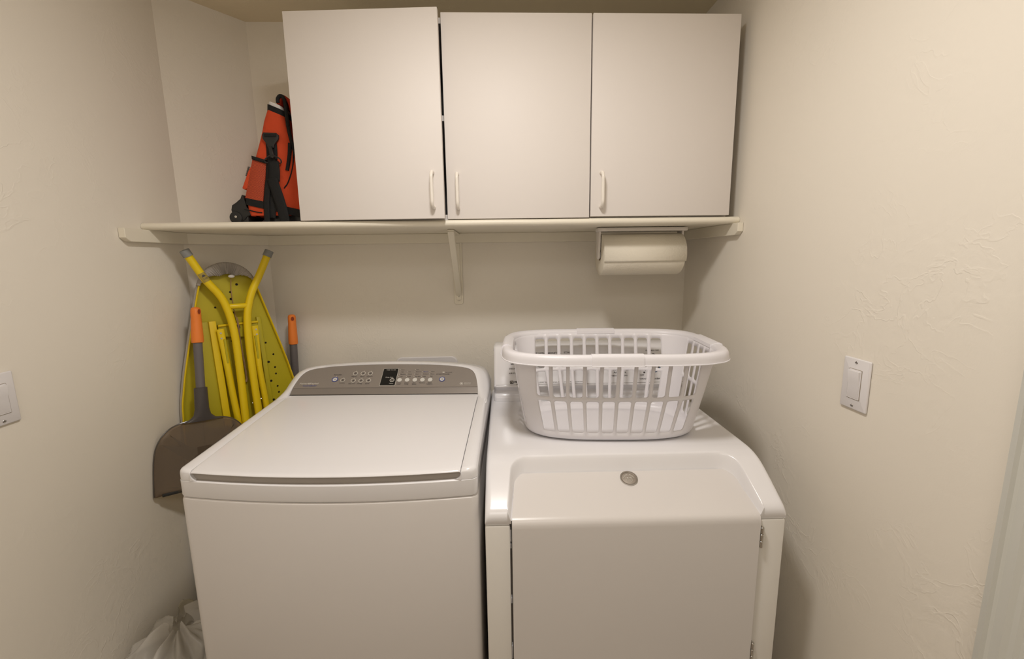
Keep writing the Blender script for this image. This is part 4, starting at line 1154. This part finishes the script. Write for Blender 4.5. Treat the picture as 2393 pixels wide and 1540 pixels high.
# ================================================================ RED COOLER BAG on the shelf
BY0, BY1 = -.285, -.045
bag = thing('cooler_bag', 'red wheeled cooler bag with black webbing straps at the left end of the shelf', 'bag', (-.70, -.165, SH1))
Tg = Matrix.Translation(Vector((.70, .165, -SH1)))
# side silhouette of the main body in x,z (left, right) from bottom to top
sil = [(1.648, -.779, -.585), (1.668, -.786, -.583), (1.70, -.787, -.585), (1.74, -.778, -.590), (1.792, -.760, -.598), (1.839, -.742, -.607), (1.88, -.729, -.613), (1.916, -.718, -.620), (1.945, -.708, -.626), (1.964, -.700, -.629), (1.981, -.692, -.632)]
def softbody(y0, y1, sil, puffx=.008, r=.02, ny=14, slope=0, tilt0=None):
    rows = []
    for z, xl, xr in sil:
        row = []
        w_ = xr-xl
        # rounded rectangle cross-section in xy
        for a, b in rrect(w_, y1-y0, min(r, w_*.3), 6, (xl+xr)/2, (y0+y1)/2):
            k = noise.noise(Vector((a*16, b*14, z*13)))*.0055 + noise.noise(Vector((a*40+3, b*40, z*22)))*.0016
            dx, dy = a-(xl+xr)/2, b-(y0+y1)/2; l = sqrt(dx*dx+dy*dy)
            sl_ = slope if tilt0 is None else -.42*max(0, min(1, (z-tilt0)/.09))
            row.append((a+dx/l*k, b+dy/l*k, z+sl_*(a-xl)))
        rows.append(row)
    return rows
MB().rows(softbody(BY0, BY1, sil, tilt0=1.87), closed=True, cap=(True, True), M=Tg).build('main_compartment', M_RED, bag, ang=80)
top_rows = softbody(BY0+.001, BY1, [(1.977, -.694, -.634), (1.985, -.6925, -.634), (1.9985, -.691, -.634)], slope=-.42)
MB().rows(top_rows, closed=True, cap=(False, True), M=Tg).build('top_binding', M_NYL, bag, ang=60)
top_rows = softbody(BY0+.004, BY1-.004, [(1.996, -.688, -.640), (2.0035, -.687, -.640), (2.0065, -.683, -.643)], slope=-.42)
MB().rows(top_rows, closed=True, cap=(False, True), M=Tg).build('insulated_liner', M_LINER, bag, ang=60)
# front flap (opened lid hanging in front, to the right) : curved thick sheet
flap = [(-.647, 1.996), (-.646, 2.006), (-.640, 2.013), (-.631, 2.012), (-.622, 2.002), (-.617, 1.98), (-.610, 1.94), (-.602, 1.89), (-.596, 1.85), (-.590, 1.80)]
fp = spline([(a, 0, b) for a, b in flap], 4)
def strip(pts, y0, y1, th, name, mt, par=bag, ny=6):
    rows = []
    for j in range(ny+1):
        y = y0+(y1-y0)*j/ny; rows.append([(p[0], y, p[2]) for p in pts])
    return MB().rows(rows, M=Tg).build(name, mt, par, ang=80, solid=th)
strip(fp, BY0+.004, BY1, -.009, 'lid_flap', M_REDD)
MB().tube([(p.x+.002, BY0+.002, p.z) for p in spline([(-.653, 0, 1.998), (-.6525, 0, 2.010), (-.644, 0, 2.019), (-.634, 0, 2.013), (-.6300, 0, 1.990), (-.6290, 0, 1.960), (-.6275, 0, 1.925), (-.622, 0, 1.885), (-.614, 0, 1.85), (-.602, 0, 1.82)], 5)], .0058, 10, M=Tg).build('flap_piping', M_NYL, bag)
# front pocket bulging to the right at the foot
sil2 = [(1.650, -.665, -.578), (1.68, -.668, -.575), (1.72, -.662, -.575), (1.76, -.648, -.577), (1.79, -.634, -.580), (1.82, -.622, -.585)]
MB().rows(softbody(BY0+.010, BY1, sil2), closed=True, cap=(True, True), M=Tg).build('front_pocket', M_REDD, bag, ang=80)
for pts_ in ([(-.6235, 1.875), (-.628, 1.84), (-.636, 1.805), (-.640, 1.790)], [(-.614, 1.850), (-.622, 1.80), (-.640, 1.755), (-.655, 1.735)]):
    MB().tube(spline([(a, BY0-.0015, b) for a, b in pts_], 5), .0062 if pts_[0][1] > 1.86 else .002, 8, M=Tg).build('piping', M_NYL, bag)
# bands round the body
def band(z0, z1, nm, mt, o_=.0022, sl=0, silu=sil, xr=None):
    rows = []
    for z in (z0-.001, z0, z1, z1+.001):
        zs = [s_[0] for s_ in silu]
        for (za, la, ra), (zb_, lb, rb) in zip(silu, silu[1:]):
            if za <= z <= zb_: f_ = (z-za)/(zb_-za); xl = la+(lb-la)*f_; xr_ = ra+(rb-ra)*f_
        e_ = o_ if z in (z0, z1) else -.001
        xr2 = xr if xr else xr_
        rows.append([(xr2, BY0-e_, z+sl*(xr2-xl)), ((xl*2+xr2)/3, BY0-e_, z+sl*(xr2-xl)/3), (xl+.012, BY0-e_, z+sl*.012), (xl+.002, BY0-e_+.005, z), (xl-e_, BY0+.02, z), (xl-e_, BY1-.03, z)])
    return MB().rows(rows, M=Tg).build(nm, mt, bag, ang=60)
band(1.684, 1.707, 'webbing_band', M_NYL, .0052, -.24)
# side mesh pocket
mesh_rows = []
for i in range(13):
    t = i/12; z = 1.705+(1.826-1.705)*t
    xl = -.782+(-.746+.782)*t - .001; xr_ = -.727+(-.704+.727)*t
    mesh_rows.append([(xl+(xr_-xl)*k/10, BY0-.0035-.006*sin(pi*min(1, max(0, k/10)))*sin(pi*(.15+.8*t)), z-.012*k/10) for k in range(11)])
MB().rows(mesh_rows, M=Tg).build('mesh_pocket', M_NET, bag)
MB().rows([[(-.747+.045*k/6, BY0-.0050-.003*sin(pi*k/6), zz-.014*k/6) for k in range(7)] for zz in (1.8245, 1.8360)], M=Tg).build('pocket_binding', M_NYL, bag, solid=-.002)
MB().rows([[(-.787+.004*j, BY0-.002-.001*j, zz) for j in range(4)] for zz in (1.684, 1.78)], M=Tg).build('back_seam', M_REDD, bag) if 0 else None
# rear flap corner sticking out on the left
MB().prism([(-.756, 1.803), (-.7675, 1.785), (-.7900, 1.736), (-.783, 1.731), (-.768, 1.735), (-.748, 1.803)], BY0-.0035, BY0+.03, axis='y', bev=.002, seg=1, M=Tg).build('back_flap', M_RED, bag)
m = MB(); random.seed(5)
for k in range(9):
    m.box((-.7645-.00125*k, BY0-.0045, 1.8005-.0032*k), (-.7605-.00125*k, BY0+.002, 1.8025-.0032*k), .0003, 1, M=Tg)
m.build('zip_teeth', M_BPL, bag)['kind'] = 'stuff'
MB().tube(spline([(-.790, BY0-.002, 1.668), (-.77, BY0-.004, 1.664), (-.75, BY0-.004, 1.659), (-.734, BY0-.003, 1.657)], 4), .0017, 8, M=Tg).build('piping', M_NYL, bag)
# vertical webbing with buckle, hook, ring and strap
def ribbon(pts, wd, name, mt, th=.002, yoff=0, twist=None):
    rows = []
    P_ = spline([(a, 0, b) for a, b in pts], 6)
    for i, p in enumerate(P_):
        d = (P_[min(i+1, len(P_)-1)]-P_[max(0, i-1)]).normalized(); s_ = Vector((d.z, 0, -d.x))
        if s_.x < 0: s_ = -s_
        w_ = wd
        rows.append([(p.x+s_.x*w_*k, BY0-yoff-.0008*(1-abs(k)*2), p.z+s_.z*w_*k) for k in (-.5, -.25, 0, .25, .5)])
    return MB().rows(rows, M=Tg).build(name, mt, bag, ang=60, solid=-th)
ribbon([(-.683, 1.905), (-.682, 1.85), (-.688, 1.80), (-.700, 1.72), (-.706, 1.66), (-.708, 1.640)], .034, 'side_webbing', M_NYL, yoff=.003)
ribbon([(-.676, 1.816), (-.675, 1.785), (-.678, 1.755)], .034, 'shoulder_strap', M_NYL, yoff=.014)
ribbon([(-.684, 1.765), (-.677, 1.735), (-.668, 1.700), (-.660, 1.660), (-.656, 1.6225)], .033, 'shoulder_strap', M_NYL, yoff=.016)
ribbon([(-.700, 1.76), (-.706, 1.73), (-.713, 1.69), (-.716, 1.650), (-.718, 1.6225)], .018, 'strap_tail', M_NYL, yoff=.0075)
# buckle
B_ = [(-.7045, 1.899), (-.700, 1.906), (-.660, 1.904), (-.6525, 1.897), (-.6535, 1.886), (-.668, 1.869), (-.671, 1.858), (-.690, 1.859), (-.694, 1.872), (-.7045, 1.887)]
MB().prism(B_, BY0-.013, BY0-.006, axis='y', bev=.002, seg=2, M=Tg).build('buckle', M_BPL, bag)
MB().box((-.697, BY0-.0160, 1.8915), (-.660, BY0-.012, 1.9005), .002, 2, M=Tg).build('webbing_loop', M_NYL, bag)
MB().prism([(-.687, 1.862), (-.676, 1.862), (-.670, 1.832), (-.6745, 1.825), (-.683, 1.828), (-.685, 1.84)], BY0-.018, BY0-.011, axis='y', bev=.0018, seg=2, M=Tg).build('snap_hook', M_BPL, bag)
MB().tube(spline([(-.703, BY0-.014, 1.817), (-.700, BY0-.016, 1.823), (-.684, BY0-.017, 1.833), (-.670, BY0-.017, 1.833), (-.654, BY0-.016, 1.824), (-.651, BY0-.014, 1.815), (-.656, BY0-.013, 1.811), (-.677, BY0-.013, 1.8115), (-.698, BY0-.013, 1.813)], 4, True), .0022, 8, closed=True, M=Tg).build('strap_ring', M_BPL, bag)
# wheel housing, axle bracket and wheels
for yc in (BY0+.022, BY1-.022):
    hs = [(-.794, 1.713), (-.799, 1.7165), (-.805, 1.704), (-.820, 1.692), (-.8345, 1.683), (-.8385, 1.668), (-.8365, 1.657), (-.828, 1.640), (-.800, 1.634), (-.787, 1.648), (-.770, 1.652), (-.758, 1.6445), (-.775, 1.662), (-.787, 1.676)]
    MB().prism(hs, yc-.016, yc+.016, axis='y', bev=.002, seg=2, M=Tg).build('wheel_housing', M_BPL, bag)
    m = MB()
    c = (-.8255, 1.6425)
    m.prism(circ(.0205, 32, *c), yc-.019, yc+.012, axis='y', bev=.003, seg=2, mi=0, M=Tg)
    m.prism(circ(.0040, 16, c[0]+.0015, c[1]+.003), yc-.0205, yc-.018, axis='y', bev=.0006, seg=1, mi=1, M=Tg)
    m.build('wheel', [M_BPL, M_CHROME], bag)
MB().box((-.815, BY0+.01, 1.624), (-.787, BY1-.02, 1.655), .004, 2, M=Tg).build('wheel_axle', M_BPL, bag)
MB().prism([(-.757, SH1+.0005), (-.735, SH1+.018), (-.70, SH1+.030), (-.60, SH1+.035), (-.585, SH1+.0005)], BY0+.008, BY1, axis='y', bev=.003, seg=1, M=Tg).build('base_skid', M_BPL, bag)

# ================================================================ PLASTIC BAG on the floor
pbx, pby = -.905, -.66
pb = MB(); N1, N2 = 140, 100
rows = []
for j in range(N2+1):
    t = j/N2; z = FLOOR+.003+.372*t
    if t < .75: rad_ = .115+.012*sin(pi*t)
    else: rad_ = .123*sqrt(max(0, 1-((t-.75)/.25)**2*.96))
    row = []
    for i in range(N1):
        a = 2*pi*i/N1
        p = Vector((cos(a)*1.5, sin(a)*1.5, t*2.4))
        k = noise.noise(p*1.5)*.018 + abs(noise.noise(p*2.9+Vector((3, 1, 2))))*.020 - abs(noise.noise(p*6.1))*.007
        rr2 = max(.02, rad_+k*(.4+.9*t))
        row.append((pbx+rr2*cos(a)*1.0, pby+rr2*sin(a)*1.05, z + noise.noise(p*2.3+Vector((9, 0, 0)))*.05*t*t + (1-0)*0))
    rows.append(row)
for row in rows:
    for i, p in enumerate(row): row[i] = (max(p[0], XL+.004), p[1], max(p[2], FLOOR+.001))
pb.rows(rows, closed=True, cap=(True, False))
o = pb.build('plastic_bag', M_BAGPL, None, ang=170)
o.data.transform(Matrix.Translation(Vector((-pbx, -pby, -FLOOR)))); o.location = (pbx, pby, FLOOR)
tag(o, 'crumpled clear plastic bag on the floor between left wall and washing machine', 'plastic bag')
